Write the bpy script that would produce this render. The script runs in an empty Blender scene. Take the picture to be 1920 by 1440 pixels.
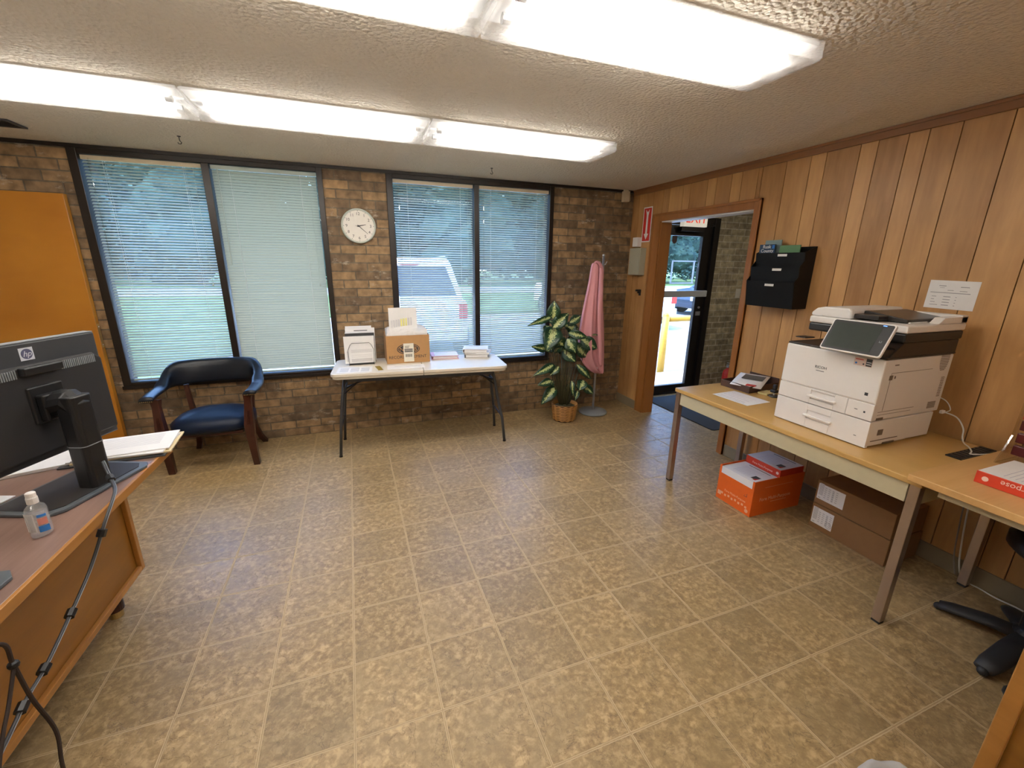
import bpy, bmesh, math, random
from mathutils import Matrix, Vector, noise
from math import sin, cos, pi, radians
sc = bpy.context.scene
COL = sc.collection

# ------------------------------------------------------------------ camera
cam_data = bpy.data.cameras.new('camera')
cam = bpy.data.objects.new('camera', cam_data)
COL.objects.link(cam)
RW = ((0.93762758, -0.34739425, 0.01310564),      # world -> camera (x right, y down, z forward)
      (-0.08297858, -0.26027168, -0.96196258),
      (0.3375913, 0.90087507, -0.27286669))
cam.matrix_world = Matrix(((RW[0][0], -RW[1][0], -RW[2][0], 0),
                           (RW[0][1], -RW[1][1], -RW[2][1], 0),
                           (RW[0][2], -RW[1][2], -RW[2][2], 1.595),
                           (0, 0, 0, 1)))
cam_data.sensor_fit = 'HORIZONTAL'
cam_data.sensor_width = 36.0
cam_data.lens = 36.0 * 794.07 / 1920.0
cam_data.clip_start = 0.02
cam_data.clip_end = 400
sc.camera = cam

# ------------------------------------------------------------------ world, sun, exposure
TUBE = 27.0
SKY = 1.8
SUN = 2.4
world = bpy.data.worlds.new('sky')
sc.world = world
world.use_nodes = True
wn = world.node_tree
wn.nodes.clear()
wo = wn.nodes.new('ShaderNodeOutputWorld')
wb = wn.nodes.new('ShaderNodeBackground')
sky = wn.nodes.new('ShaderNodeTexSky')
try:
    sky.sky_type = 'NISHITA'
    sky.sun_disc = False
    sky.sun_elevation = radians(58)
    sky.sun_rotation = radians(250)
except Exception:
    pass
wb.inputs['Strength'].default_value = SKY
tint = wn.nodes.new('ShaderNodeMix'); tint.data_type = 'RGBA'; tint.blend_type = 'MULTIPLY'; tint.inputs['Factor'].default_value = 1
tint.inputs['B'].default_value = (.82, .95, 1.12, 1)
wn.links.new(sky.outputs[0], tint.inputs['A']); wn.links.new(tint.outputs['Result'], wb.inputs['Color'])
wn.links.new(wb.outputs[0], wo.inputs['Surface'])
sun_data = bpy.data.lights.new('sun', 'SUN')
sun_data.energy = SUN
sun_data.angle = radians(0.6)
sun_data.color = (1.0, 0.97, 0.92)
sun = bpy.data.objects.new('sun', sun_data)
sun.rotation_euler = Vector((0.55, 0.12, -1.0)).to_track_quat('-Z', 'Y').to_euler()
COL.objects.link(sun)
vs = sc.view_settings
vs.view_transform = 'Standard'
vs.look = 'None'
vs.exposure = 0.46
vs.gamma = 1.0
try:
    vs.use_curve_mapping = False
except Exception:
    pass

# ------------------------------------------------------------------ mesh helpers
class MB:
    """collects shapes into one bmesh; every shape remembers a material index"""
    def __init__(self):
        self.bm = bmesh.new()
        self.mi = 0
    def _f(self, vs):
        try:
            f = self.bm.faces.new(vs); f.material_index = self.mi; return f
        except ValueError:
            return None
    def box(self, x0, x1, y0, y1, z0, z1, M=None):
        c = [Vector((x, y, z)) for z in (z0, z1) for y in (y0, y1) for x in (x0, x1)]
        if M is not None: c = [M @ p for p in c]
        v = [self.bm.verts.new(p) for p in c]
        for q in ((0, 2, 3, 1), (4, 5, 7, 6), (0, 1, 5, 4), (2, 6, 7, 3), (0, 4, 6, 2), (1, 3, 7, 5)):
            self._f([v[i] for i in q])
        return self
    def poly(self, pts):
        self._f([self.bm.verts.new(Vector(p)) for p in pts]); return self
    def prism(self, pts, d, M=None):
        """2D outline (a,b) extruded 0..d on the third axis"""
        lo = [Vector((a, b, 0)) for a, b in pts]; hi = [Vector((a, b, d)) for a, b in pts]
        if M is not None: lo = [M @ p for p in lo]; hi = [M @ p for p in hi]
        a = [self.bm.verts.new(p) for p in lo]; b = [self.bm.verts.new(p) for p in hi]
        self._f(a[::-1]); self._f(b)
        n = len(a)
        for i in range(n): self._f([a[i], a[(i+1) % n], b[(i+1) % n], b[i]])
        return self
    def tube(self, pts, r, n=8, cap=True, flat=1.0, up=None):
        pts = [Vector(p) for p in pts]
        rr = r if isinstance(r, (list, tuple)) else [r]*len(pts)
        rings = []; prev = None
        for i, p in enumerate(pts):
            t = (pts[min(i+1, len(pts)-1)] - pts[max(i-1, 0)])
            if t.length < 1e-9: t = Vector((0, 0, 1))
            t.normalize()
            if prev is None:
                a = Vector(up) if up else (Vector((0, 0, 1)) if abs(t.z) < .9 else Vector((0, 1, 0)))
            else: a = prev
            s = a - t*a.dot(t)
            if s.length < 1e-6: s = t.orthogonal()
            s.normalize(); prev = s
            b = t.cross(s)
            rings.append([self.bm.verts.new(p + (s*cos(2*pi*k/n)*flat + b*sin(2*pi*k/n))*rr[i]) for k in range(n)])
        for i in range(len(rings)-1):
            for k in range(n):
                self._f([rings[i][k], rings[i][(k+1) % n], rings[i+1][(k+1) % n], rings[i+1][k]])
        if cap: self._f(rings[0][::-1]); self._f(rings[-1])
        return self
    def lathe(self, prof, n=24, M=None, close=True):
        rings = []
        for r, z in prof:
            ring = []
            for k in range(n):
                p = Vector((r*cos(2*pi*k/n), r*sin(2*pi*k/n), z))
                ring.append(self.bm.verts.new(M @ p if M is not None else p))
            rings.append(ring)
        for i in range(len(rings)-1):
            for k in range(n):
                self._f([rings[i][k], rings[i][(k+1) % n], rings[i+1][(k+1) % n], rings[i+1][k]])
        if close: self._f(rings[0][::-1]); self._f(rings[-1])
        return self
    def grid(self, rows):
        v = [[self.bm.verts.new(Vector(p)) for p in r] for r in rows]
        for i in range(len(v)-1):
            for j in range(len(v[0])-1):
                self._f([v[i][j], v[i][j+1], v[i+1][j+1], v[i+1][j]])
        return self
    def blob(self, c, r, sub=3, amp=0.0, fr=1.0, sc_=(1, 1, 1)):
        t = bmesh.new()
        bmesh.ops.create_icosphere(t, subdivisions=sub, radius=1.0)
        m = {}
        for v in t.verts:
            d = 1 + amp*noise.noise(v.co*fr + Vector(c)*.7)
            m[v.index] = self.bm.verts.new(Vector(c) + Vector((v.co.x*sc_[0], v.co.y*sc_[1], v.co.z*sc_[2]))*r*d)
        t.verts.index_update()
        for f in t.faces: self._f([m[v.index] for v in f.verts])
        t.free(); return self
    def text(self, s, size, O, right, up, depth=.0004, align='CENTER', shear=0):
        cu = bpy.data.curves.new('t', 'FONT')
        cu.body = s; cu.size = size; cu.align_x = align; cu.align_y = 'CENTER'; cu.extrude = depth
        cu.resolution_u = 3; cu.shear = shear
        ob = bpy.data.objects.new('t', cu)
        me = bpy.data.meshes.new_from_object(ob)
        R = Vector(right).normalized(); U = Vector(up).normalized(); N = R.cross(U)
        M = Matrix(((R.x, U.x, N.x, O[0]), (R.y, U.y, N.y, O[1]), (R.z, U.z, N.z, O[2]), (0, 0, 0, 1)))
        vs_ = [self.bm.verts.new(M @ v.co) for v in me.vertices]
        for p in me.polygons: self._f([vs_[i] for i in p.vertices])
        bpy.data.objects.remove(ob); bpy.data.curves.remove(cu); bpy.data.meshes.remove(me)
        return self

def chain(o):
    M = Matrix.Identity(4)
    while o is not None:
        M = o.matrix_basis @ M; o = o.parent
    return M

def build(name, mb, mat, parent=None, local=False, smooth=False, bevel=0, seg=2, origin=None, sub=0, normals=True):
    if normals: bmesh.ops.recalc_face_normals(mb.bm, faces=mb.bm.faces)
    me = bpy.data.meshes.new(name)
    ob = bpy.data.objects.new(name, me)
    if parent is not None:
        ob.parent = parent
        if not local: mb.bm.transform(chain(parent).inverted())
    elif origin is not None:
        mb.bm.transform(Matrix.Translation(-Vector(origin)))
        ob.location = origin
    mb.bm.to_mesh(me); mb.bm.free()
    for m in (mat if isinstance(mat, (list, tuple)) else [mat]): me.materials.append(m)
    if smooth:
        for p in me.polygons: p.use_smooth = True
    if bevel:
        b = ob.modifiers.new('bevel', 'BEVEL'); b.width = bevel; b.segments = seg; b.limit_method = 'ANGLE'; b.angle_limit = radians(40)
        b.harden_normals = False
    if sub:
        s = ob.modifiers.new('sub', 'SUBSURF'); s.levels = sub; s.render_levels = sub
    COL.objects.link(ob)
    return ob

def thing(name, label, cat, loc=(0, 0, 0), rotz=0, group=None):
    o = bpy.data.objects.new(name, None); COL.objects.link(o)
    o.empty_display_size = .1
    o.location = loc; o.rotation_euler = (0, 0, rotz)
    o['label'] = label; o['category'] = cat
    if group: o['group'] = group
    return o
def tag(o, label, cat, group=None):
    o['label'] = label; o['category'] = cat
    if group: o['group'] = group
    return o
def struct(o, label=None):
    o['kind'] = 'structure'
    if label: o['label'] = label
    return o
def mat_at(loc, rz=0): return Matrix.Translation(Vector(loc)) @ Matrix.Rotation(rz, 4, 'Z')

# ------------------------------------------------------------------ materials
def new_mat(name):
    m = bpy.data.materials.new(name); m.use_nodes = True
    nt = m.node_tree
    return m, nt, nt.nodes['Principled BSDF']
def N(nt, t, **k):
    n = nt.nodes.new(t)
    for a, b in k.items(): setattr(n, a, b)
    return n
def flat(name, c, rough=.5, metal=0.0, noise_amt=.06, scale=30, bump=0, spec=.5, emit=None, es=0):
    m, nt, p = new_mat(name)
    p.inputs['Roughness'].default_value = rough
    p.inputs['Metallic'].default_value = metal
    p.inputs['Specular IOR Level'].default_value = spec
    tc = N(nt, 'ShaderNodeTexCoord'); no = N(nt, 'ShaderNodeTexNoise')
    no.inputs['Scale'].default_value = scale; no.inputs['Detail'].default_value = 4
    nt.links.new(tc.outputs['Object'], no.inputs['Vector'])
    mx = N(nt, 'ShaderNodeMix', data_type='RGBA')
    mx.inputs['A'].default_value = tuple(max(0, v*(1-noise_amt)) for v in c) + (1,)
    mx.inputs['B'].default_value = tuple(min(1, v*(1+noise_amt)) for v in c) + (1,)
    nt.links.new(no.outputs[0], mx.inputs['Factor'])
    nt.links.new(mx.outputs['Result'], p.inputs['Base Color'])
    if bump:
        b = N(nt, 'ShaderNodeBump'); b.inputs['Strength'].default_value = bump; b.inputs['Distance'].default_value = .002
        nt.links.new(no.outputs[0], b.inputs['Height']); nt.links.new(b.outputs[0], p.inputs['Normal'])
    if emit:
        p.inputs['Emission Color'].default_value = emit + (1,); p.inputs['Emission Strength'].default_value = es
    return m
def wood(name, c1, c2, axis='X', scale=6, rough=.4, stretch=12, attr=None, bump=.05, coord='Object', streak=.5):
    m, nt, p = new_mat(name)
    p.inputs['Roughness'].default_value = rough
    tc = N(nt, 'ShaderNodeTexCoord'); mp = N(nt, 'ShaderNodeMapping')
    s = {'X': (1, stretch, stretch), 'Y': (stretch, 1, stretch), 'Z': (stretch, stretch, 1)}[axis]
    mp.inputs['Scale'].default_value = s
    nt.links.new(tc.outputs[coord], mp.inputs['Vector'])
    no = N(nt, 'ShaderNodeTexNoise'); no.inputs['Scale'].default_value = scale; no.inputs['Detail'].default_value = 6
    no.inputs['Distortion'].default_value = .6
    nt.links.new(mp.outputs[0], no.inputs['Vector'])
    mp2 = N(nt, 'ShaderNodeMapping'); mp2.inputs['Scale'].default_value = tuple(.35*v if v > 1 else 1 for v in s)
    nt.links.new(tc.outputs[coord], mp2.inputs['Vector'])
    n2 = N(nt, 'ShaderNodeTexNoise'); n2.inputs['Scale'].default_value = 2.2; n2.inputs['Detail'].default_value = 3
    nt.links.new(mp2.outputs[0], n2.inputs['Vector'])
    ad = N(nt, 'ShaderNodeMath', operation='MULTIPLY_ADD')
    nt.links.new(no.outputs[0], ad.inputs[0]); ad.inputs[1].default_value = streak
    nt.links.new(n2.outputs[0], ad.inputs[2])
    if attr:
        at = N(nt, 'ShaderNodeAttribute', attribute_name=attr)
        ad2 = N(nt, 'ShaderNodeMath', operation='ADD')
        nt.links.new(ad.outputs[0], ad2.inputs[0]); nt.links.new(at.outputs['Fac'], ad2.inputs[1]); ad = ad2
    mr = N(nt, 'ShaderNodeMapRange'); mr.inputs['From Min'].default_value = .35; mr.inputs['From Max'].default_value = 1.1
    nt.links.new(ad.outputs[0], mr.inputs['Value'])
    mx = N(nt, 'ShaderNodeMix', data_type='RGBA')
    mx.inputs['A'].default_value = c1 + (1,); mx.inputs['B'].default_value = c2 + (1,)
    nt.links.new(mr.outputs[0], mx.inputs['Factor'])
    nt.links.new(mx.outputs['Result'], p.inputs['Base Color'])
    if bump:
        b = N(nt, 'ShaderNodeBump'); b.inputs['Strength'].default_value = bump; b.inputs['Distance'].default_value = .001
        nt.links.new(no.outputs[0], b.inputs['Height']); nt.links.new(b.outputs[0], p.inputs['Normal'])
    return m

def brick_mat(name, c1, c2, mortar, white=.62):
    m, nt, p = new_mat(name)
    p.inputs['Roughness'].default_value = .75
    g = N(nt, 'ShaderNodeNewGeometry'); sx = N(nt, 'ShaderNodeSeparateXYZ')
    nt.links.new(g.outputs['Position'], sx.inputs[0])
    a = N(nt, 'ShaderNodeMath', operation='ADD'); nt.links.new(sx.outputs[0], a.inputs[0]); nt.links.new(sx.outputs[1], a.inputs[1])
    cb = N(nt, 'ShaderNodeCombineXYZ'); nt.links.new(a.outputs[0], cb.inputs[0]); nt.links.new(sx.outputs[2], cb.inputs[1])
    br = N(nt, 'ShaderNodeTexBrick'); nt.links.new(cb.outputs[0], br.inputs['Vector'])
    br.offset = .5; br.squash = 1
    br.inputs['Scale'].default_value = 1; br.inputs['Brick Width'].default_value = .213; br.inputs['Row Height'].default_value = .0755
    br.inputs['Mortar Size'].default_value = .0055; br.inputs['Mortar Smooth'].default_value = .25; br.inputs['Bias'].default_value = .1
    br.inputs['Color1'].default_value = c1 + (1,); br.inputs['Color2'].default_value = c2 + (1,); br.inputs['Mortar'].default_value = mortar + (1,)
    n1 = N(nt, 'ShaderNodeTexNoise'); n1.inputs['Scale'].default_value = 16; n1.inputs['Detail'].default_value = 5
    nt.links.new(g.outputs['Position'], n1.inputs['Vector'])
    hs = N(nt, 'ShaderNodeMix', data_type='RGBA', blend_type='MULTIPLY'); hs.inputs['Factor'].default_value = 1
    rp = N(nt, 'ShaderNodeMapRange'); rp.inputs['From Min'].default_value = .3; rp.inputs['From Max'].default_value = .7; rp.inputs['To Min'].default_value = .62; rp.inputs['To Max'].default_value = 1.38
    nt.links.new(n1.outputs[0], rp.inputs[0])
    nt.links.new(br.outputs['Color'], hs.inputs['A']); nt.links.new(rp.outputs[0], hs.inputs['B'])
    # pale whitewashed patches
    mpp = N(nt, 'ShaderNodeMapping'); mpp.inputs['Scale'].default_value = (5, 5, 11)
    nt.links.new(g.outputs['Position'], mpp.inputs['Vector'])
    n2 = N(nt, 'ShaderNodeTexNoise'); n2.inputs['Scale'].default_value = 1.3; n2.inputs['Detail'].default_value = 6; n2.inputs['Roughness'].default_value = .7
    nt.links.new(mpp.outputs[0], n2.inputs['Vector'])
    r2 = N(nt, 'ShaderNodeMapRange'); r2.inputs['From Min'].default_value = white; r2.inputs['From Max'].default_value = white+.09; r2.inputs['To Max'].default_value = .6
    nt.links.new(n2.outputs[0], r2.inputs[0])
    m2 = N(nt, 'ShaderNodeMix', data_type='RGBA'); m2.inputs['B'].default_value = (.5, .42, .33, 1)
    nt.links.new(r2.outputs[0], m2.inputs['Factor']); nt.links.new(hs.outputs['Result'], m2.inputs['A'])
    nt.links.new(m2.outputs['Result'], p.inputs['Base Color'])
    h = N(nt, 'ShaderNodeMath', operation='MULTIPLY_ADD'); nt.links.new(br.outputs['Fac'], h.inputs[0]); h.inputs[1].default_value = -1.0
    h2 = N(nt, 'ShaderNodeMath', operation='MULTIPLY'); nt.links.new(n1.outputs[0], h2.inputs[0]); h2.inputs[1].default_value = .5
    nt.links.new(h2.outputs[0], h.inputs[2])
    b = N(nt, 'ShaderNodeBump'); b.inputs['Strength'].default_value = .8; b.inputs['Distance'].default_value = .006
    nt.links.new(h.outputs[0], b.inputs['Height']); nt.links.new(b.outputs[0], p.inputs['Normal'])
    return m

def floor_mat():
    m, nt, p = new_mat('slate_tile')
    g = N(nt, 'ShaderNodeNewGeometry'); mp = N(nt, 'ShaderNodeMapping')
    mp.inputs['Location'].default_value = (.1162/.305 + 40, -1.1892/.305 + 40, 0); mp.inputs['Scale'].default_value = (1/.305, 1/.305, 1)
    nt.links.new(g.outputs['Position'], mp.inputs['Vector'])
    fr = N(nt, 'ShaderNodeVectorMath', operation='FRACTION'); nt.links.new(mp.outputs[0], fr.inputs[0])
    fl = N(nt, 'ShaderNodeVectorMath', operation='FLOOR'); nt.links.new(mp.outputs[0], fl.inputs[0])
    # ragged grout line
    nz = N(nt, 'ShaderNodeTexNoise'); nz.inputs['Scale'].default_value = 70; nz.inputs['Detail'].default_value = 3
    nt.links.new(g.outputs['Position'], nz.inputs['Vector'])
    sp = N(nt, 'ShaderNodeSeparateXYZ'); nt.links.new(fr.outputs[0], sp.inputs[0])
    def edge(o):
        a = N(nt, 'ShaderNodeMath', operation='SUBTRACT'); nt.links.new(o, a.inputs[0]); a.inputs[1].default_value = .5
        b = N(nt, 'ShaderNodeMath', operation='ABSOLUTE'); nt.links.new(a.outputs[0], b.inputs[0]); return b
    e = N(nt, 'ShaderNodeMath', operation='MAXIMUM')
    nt.links.new(edge(sp.outputs[0]).outputs[0], e.inputs[0]); nt.links.new(edge(sp.outputs[1]).outputs[0], e.inputs[1])
    ej = N(nt, 'ShaderNodeMath', operation='MULTIPLY_ADD'); nt.links.new(nz.outputs[0], ej.inputs[0]); ej.inputs[1].default_value = .010; nt.links.new(e.outputs[0], ej.inputs[2])
    gm = N(nt, 'ShaderNodeMapRange'); gm.interpolation_type = 'SMOOTHSTEP'
    gm.inputs['From Min'].default_value = .486; gm.inputs['From Max'].default_value = .492
    nt.links.new(ej.outputs[0], gm.inputs[0])
    wh = N(nt, 'ShaderNodeTexWhiteNoise'); nt.links.new(fl.outputs[0], wh.inputs['Vector'])
    # per-tile shifted slate pattern
    off = N(nt, 'ShaderNodeVectorMath', operation='SCALE'); nt.links.new(wh.outputs['Color'], off.inputs[0]); off.inputs['Scale'].default_value = 9
    pos = N(nt, 'ShaderNodeVectorMath', operation='ADD'); nt.links.new(g.outputs['Position'], pos.inputs[0]); nt.links.new(off.outputs[0], pos.inputs[1])
    n1 = N(nt, 'ShaderNodeTexNoise'); n1.inputs['Scale'].default_value = 36; n1.inputs['Detail'].default_value = 8; n1.inputs['Roughness'].default_value = .66; n1.inputs['Distortion'].default_value = .25
    nt.links.new(pos.outputs[0], n1.inputs['Vector'])
    n3 = N(nt, 'ShaderNodeTexNoise'); n3.inputs['Scale'].default_value = 5; n3.inputs['Detail'].default_value = 3; n3.inputs['Distortion'].default_value = 1.2
    nt.links.new(pos.outputs[0], n3.inputs['Vector'])
    cr = N(nt, 'ShaderNodeValToRGB')
    el = cr.color_ramp.elements
    el[0].position = .37; el[0].color = (.245, .160, .070, 1); el[1].position = .63; el[1].color = (.50, .35, .175, 1)
    x = cr.color_ramp.elements.new(.5); x.color = (.34, .228, .103, 1)
    nt.links.new(n1.outputs[0], cr.inputs[0])
    mx = N(nt, 'ShaderNodeMix', data_type='RGBA'); mx.inputs['B'].default_value = (.30, .21, .10, 1)
    mr3 = N(nt, 'ShaderNodeMapRange'); mr3.inputs['From Min'].default_value = .4; mr3.inputs['From Max'].default_value = .65; mr3.inputs['To Max'].default_value = .55
    nt.links.new(n3.outputs[0], mr3.inputs[0]); nt.links.new(mr3.outputs[0], mx.inputs['Factor']); nt.links.new(cr.outputs[0], mx.inputs['A'])
    tone = N(nt, 'ShaderNodeMapRange'); tone.inputs['To Min'].default_value = .88; tone.inputs['To Max'].default_value = 1.1; nt.links.new(wh.outputs['Value'], tone.inputs[0])
    ml = N(nt, 'ShaderNodeMix', data_type='RGBA', blend_type='MULTIPLY'); ml.inputs['Factor'].default_value = 1
    nt.links.new(mx.outputs['Result'], ml.inputs['A']); nt.links.new(tone.outputs[0], ml.inputs['B'])
    core = N(nt, 'ShaderNodeMapRange'); core.inputs['From Min'].default_value = .496; core.inputs['From Max'].default_value = .501; nt.links.new(ej.outputs[0], core.inputs[0])
    gc = N(nt, 'ShaderNodeMix', data_type='RGBA'); gc.inputs['A'].default_value = (.52, .385, .215, 1); gc.inputs['B'].default_value = (.36, .25, .13, 1); nt.links.new(core.outputs[0], gc.inputs['Factor'])
    mg = N(nt, 'ShaderNodeMix', data_type='RGBA'); nt.links.new(gc.outputs['Result'], mg.inputs['B'])
    nt.links.new(gm.outputs[0], mg.inputs['Factor']); nt.links.new(ml.outputs['Result'], mg.inputs['A'])
    nt.links.new(mg.outputs['Result'], p.inputs['Base Color'])
    # slate relief
    h = N(nt, 'ShaderNodeMath', operation='MULTIPLY_ADD'); nt.links.new(gm.outputs[0], h.inputs[0]); h.inputs[1].default_value = -1.2
    st = N(nt, 'ShaderNodeMath', operation='MULTIPLY'); nt.links.new(n1.outputs[0], st.inputs[0]); st.inputs[1].default_value = .5
    st2 = N(nt, 'ShaderNodeMath', operation='PINGPONG'); nt.links.new(n3.outputs[0], st2.inputs[0]); st2.inputs[1].default_value = .12
    st3 = N(nt, 'ShaderNodeMath', operation='MULTIPLY_ADD'); nt.links.new(st2.outputs[0], st3.inputs[0]); st3.inputs[1].default_value = 1.6; nt.links.new(st.outputs[0], st3.inputs[2])
    # flaked slate ledges: thin ridges where a distorted noise crosses its middle value
    n5 = N(nt, 'ShaderNodeTexNoise'); n5.inputs['Scale'].default_value = 7; n5.inputs['Detail'].default_value = 6; n5.inputs['Roughness'].default_value = .6; n5.inputs['Distortion'].default_value = .5
    nt.links.new(pos.outputs[0], n5.inputs['Vector'])
    ld = N(nt, 'ShaderNodeMapRange'); ld.interpolation_type = 'SMOOTHSTEP'; ld.inputs['From Min'].default_value = .49; ld.inputs['From Max'].default_value = .505; nt.links.new(n5.outputs[0], ld.inputs[0])
    ld2 = N(nt, 'ShaderNodeMapRange'); ld2.interpolation_type = 'SMOOTHSTEP'; ld2.inputs['From Min'].default_value = .58; ld2.inputs['From Max'].default_value = .595; nt.links.new(n5.outputs[0], ld2.inputs[0])
    sm = N(nt, 'ShaderNodeMath', operation='ADD'); nt.links.new(ld.outputs[0], sm.inputs[0]); nt.links.new(ld2.outputs[0], sm.inputs[1])
    sm2 = N(nt, 'ShaderNodeMath', operation='MULTIPLY_ADD'); nt.links.new(sm.outputs[0], sm2.inputs[0]); sm2.inputs[1].default_value = .45; nt.links.new(st3.outputs[0], sm2.inputs[2])
    nt.links.new(sm2.outputs[0], h.inputs[2])
    c1 = N(nt, 'ShaderNodeMath', operation='SUBTRACT'); nt.links.new(n5.outputs[0], c1.inputs[0]); c1.inputs[1].default_value = .4975
    c2 = N(nt, 'ShaderNodeMath', operation='ABSOLUTE'); nt.links.new(c1.outputs[0], c2.inputs[0])
    c3 = N(nt, 'ShaderNodeMapRange'); c3.inputs['From Min'].default_value = .002; c3.inputs['From Max'].default_value = .007; c3.inputs['To Min'].default_value = .74; c3.inputs['To Max'].default_value = 1.0; nt.links.new(c2.outputs[0], c3.inputs[0])
    mc = N(nt, 'ShaderNodeMix', data_type='RGBA', blend_type='MULTIPLY'); mc.inputs['Factor'].default_value = 1
    nt.links.new(ml.outputs['Result'], mc.inputs['A']); nt.links.new(c3.outputs[0], mc.inputs['B']); nt.links.new(mc.outputs['Result'], mg.inputs['A'])
    b = N(nt, 'ShaderNodeBump'); b.inputs['Strength'].default_value = .42; b.inputs['Distance'].default_value = .004
    nt.links.new(h.outputs[0], b.inputs['Height']); nt.links.new(b.outputs[0], p.inputs['Normal'])
    rr = N(nt, 'ShaderNodeMapRange'); rr.inputs['To Min'].default_value = .26; rr.inputs['To Max'].default_value = .5
    nt.links.new(n1.outputs[0], rr.inputs[0])
    r2 = N(nt, 'ShaderNodeMath', operation='MULTIPLY_ADD'); nt.links.new(gm.outputs[0], r2.inputs[0]); r2.inputs[1].default_value = .3; nt.links.new(rr.outputs[0], r2.inputs[2])
    nt.links.new(r2.outputs[0], p.inputs['Roughness'])
    p.inputs['Specular IOR Level'].default_value = .42
    return m

def ceiling_mat():
    m, nt, p = new_mat('popcorn_ceiling')
    p.inputs['Base Color'].default_value = (.76, .70, .61, 1); p.inputs['Roughness'].default_value = .9
    p.inputs['Specular IOR Level'].default_value = .1
    g = N(nt, 'ShaderNodeNewGeometry')
    n1 = N(nt, 'ShaderNodeTexNoise'); n1.inputs['Scale'].default_value = 62; n1.inputs['Detail'].default_value = 4; n1.inputs['Distortion'].default_value = .6
    v = N(nt, 'ShaderNodeTexVoronoi'); v.inputs['Scale'].default_value = 55
    for n in (n1, v): nt.links.new(g.outputs['Position'], n.inputs['Vector'])
    a = N(nt, 'ShaderNodeMath', operation='SUBTRACT'); nt.links.new(n1.outputs[0], a.inputs[0]); nt.links.new(v.outputs['Distance'], a.inputs[1])
    b = N(nt, 'ShaderNodeBump'); b.inputs['Strength'].default_value = .7; b.inputs['Distance'].default_value = .012
    nt.links.new(a.outputs[0], b.inputs['Height']); nt.links.new(b.outputs[0], p.inputs['Normal'])
    return m

def glass_mat(name, tint=(.93, .96, .97), gloss=.09):
    m = bpy.data.materials.new(name); m.use_nodes = True; nt = m.node_tree; nt.nodes.clear()
    o = N(nt, 'ShaderNodeOutputMaterial'); t = N(nt, 'ShaderNodeBsdfTransparent'); g = N(nt, 'ShaderNodeBsdfGlossy')
    t.inputs[0].default_value = tint + (1,); g.inputs['Roughness'].default_value = .01
    lw = N(nt, 'ShaderNodeLayerWeight'); lw.inputs['Blend'].default_value = .12
    ad = N(nt, 'ShaderNodeMath', operation='MULTIPLY_ADD'); nt.links.new(lw.outputs['Facing'], ad.inputs[0]); ad.inputs[1].default_value = .4; ad.inputs[2].default_value = gloss*.6
    mx = N(nt, 'ShaderNodeMixShader'); nt.links.new(ad.outputs[0], mx.inputs[0]); nt.links.new(t.outputs[0], mx.inputs[1]); nt.links.new(g.outputs[0], mx.inputs[2])
    nt.links.new(mx.outputs[0], o.inputs[0]); return m

def milky(name, tint, amt):
    m = glass_mat(name, tint, .12); nt = m.node_tree
    o = [n for n in nt.nodes if n.type == 'OUTPUT_MATERIAL'][0]; src = o.inputs[0].links[0].from_socket
    d = N(nt, 'ShaderNodeBsdfTranslucent'); d.inputs[0].default_value = (.9, .9, .9, 1); d2 = N(nt, 'ShaderNodeBsdfDiffuse'); d2.inputs[0].default_value = (.85, .85, .85, 1)
    a = N(nt, 'ShaderNodeMixShader'); nt.links.new(d.outputs[0], a.inputs[1]); nt.links.new(d2.outputs[0], a.inputs[2])
    b = N(nt, 'ShaderNodeMixShader'); b.inputs[0].default_value = amt; nt.links.new(src, b.inputs[1]); nt.links.new(a.outputs[0], b.inputs[2]); nt.links.new(b.outputs[0], o.inputs[0])
    return m

def lens_mat():
    m = bpy.data.materials.new('prismatic_lens'); m.use_nodes = True; nt = m.node_tree; nt.nodes.clear()
    o = N(nt, 'ShaderNodeOutputMaterial'); t = N(nt, 'ShaderNodeBsdfTransparent'); d = N(nt, 'ShaderNodeBsdfTranslucent'); g = N(nt, 'ShaderNodeBsdfDiffuse')
    t.inputs[0].default_value = (.95, .95, .95, 1); d.inputs[0].default_value = (.96, .96, .96, 1); g.inputs[0].default_value = (.85, .85, .87, 1)
    geo = N(nt, 'ShaderNodeNewGeometry'); w = N(nt, 'ShaderNodeTexChecker'); w.inputs['Scale'].default_value = 110
    nt.links.new(geo.outputs['Position'], w.inputs['Vector'])
    m1 = N(nt, 'ShaderNodeMixShader'); m1.inputs[0].default_value = .25; nt.links.new(d.outputs[0], m1.inputs[1]); nt.links.new(g.outputs[0], m1.inputs[2])
    mr = N(nt, 'ShaderNodeMapRange'); mr.inputs['To Min'].default_value = .24; mr.inputs['To Max'].default_value = .24; nt.links.new(w.outputs['Fac'], mr.inputs[0])
    m2 = N(nt, 'ShaderNodeMixShader'); nt.links.new(mr.outputs[0], m2.inputs[0]); nt.links.new(t.outputs[0], m2.inputs[1]); nt.links.new(m1.outputs[0], m2.inputs[2])
    nt.links.new(m2.outputs[0], o.inputs[0]); return m

def emis(name, c, s):
    m = bpy.data.materials.new(name); m.use_nodes = True; nt = m.node_tree; nt.nodes.clear()
    o = N(nt, 'ShaderNodeOutputMaterial'); e = N(nt, 'ShaderNodeEmission'); e.inputs[0].default_value = c + (1,); e.inputs[1].default_value = s
    nt.links.new(e.outputs[0], o.inputs[0]); return m

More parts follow.
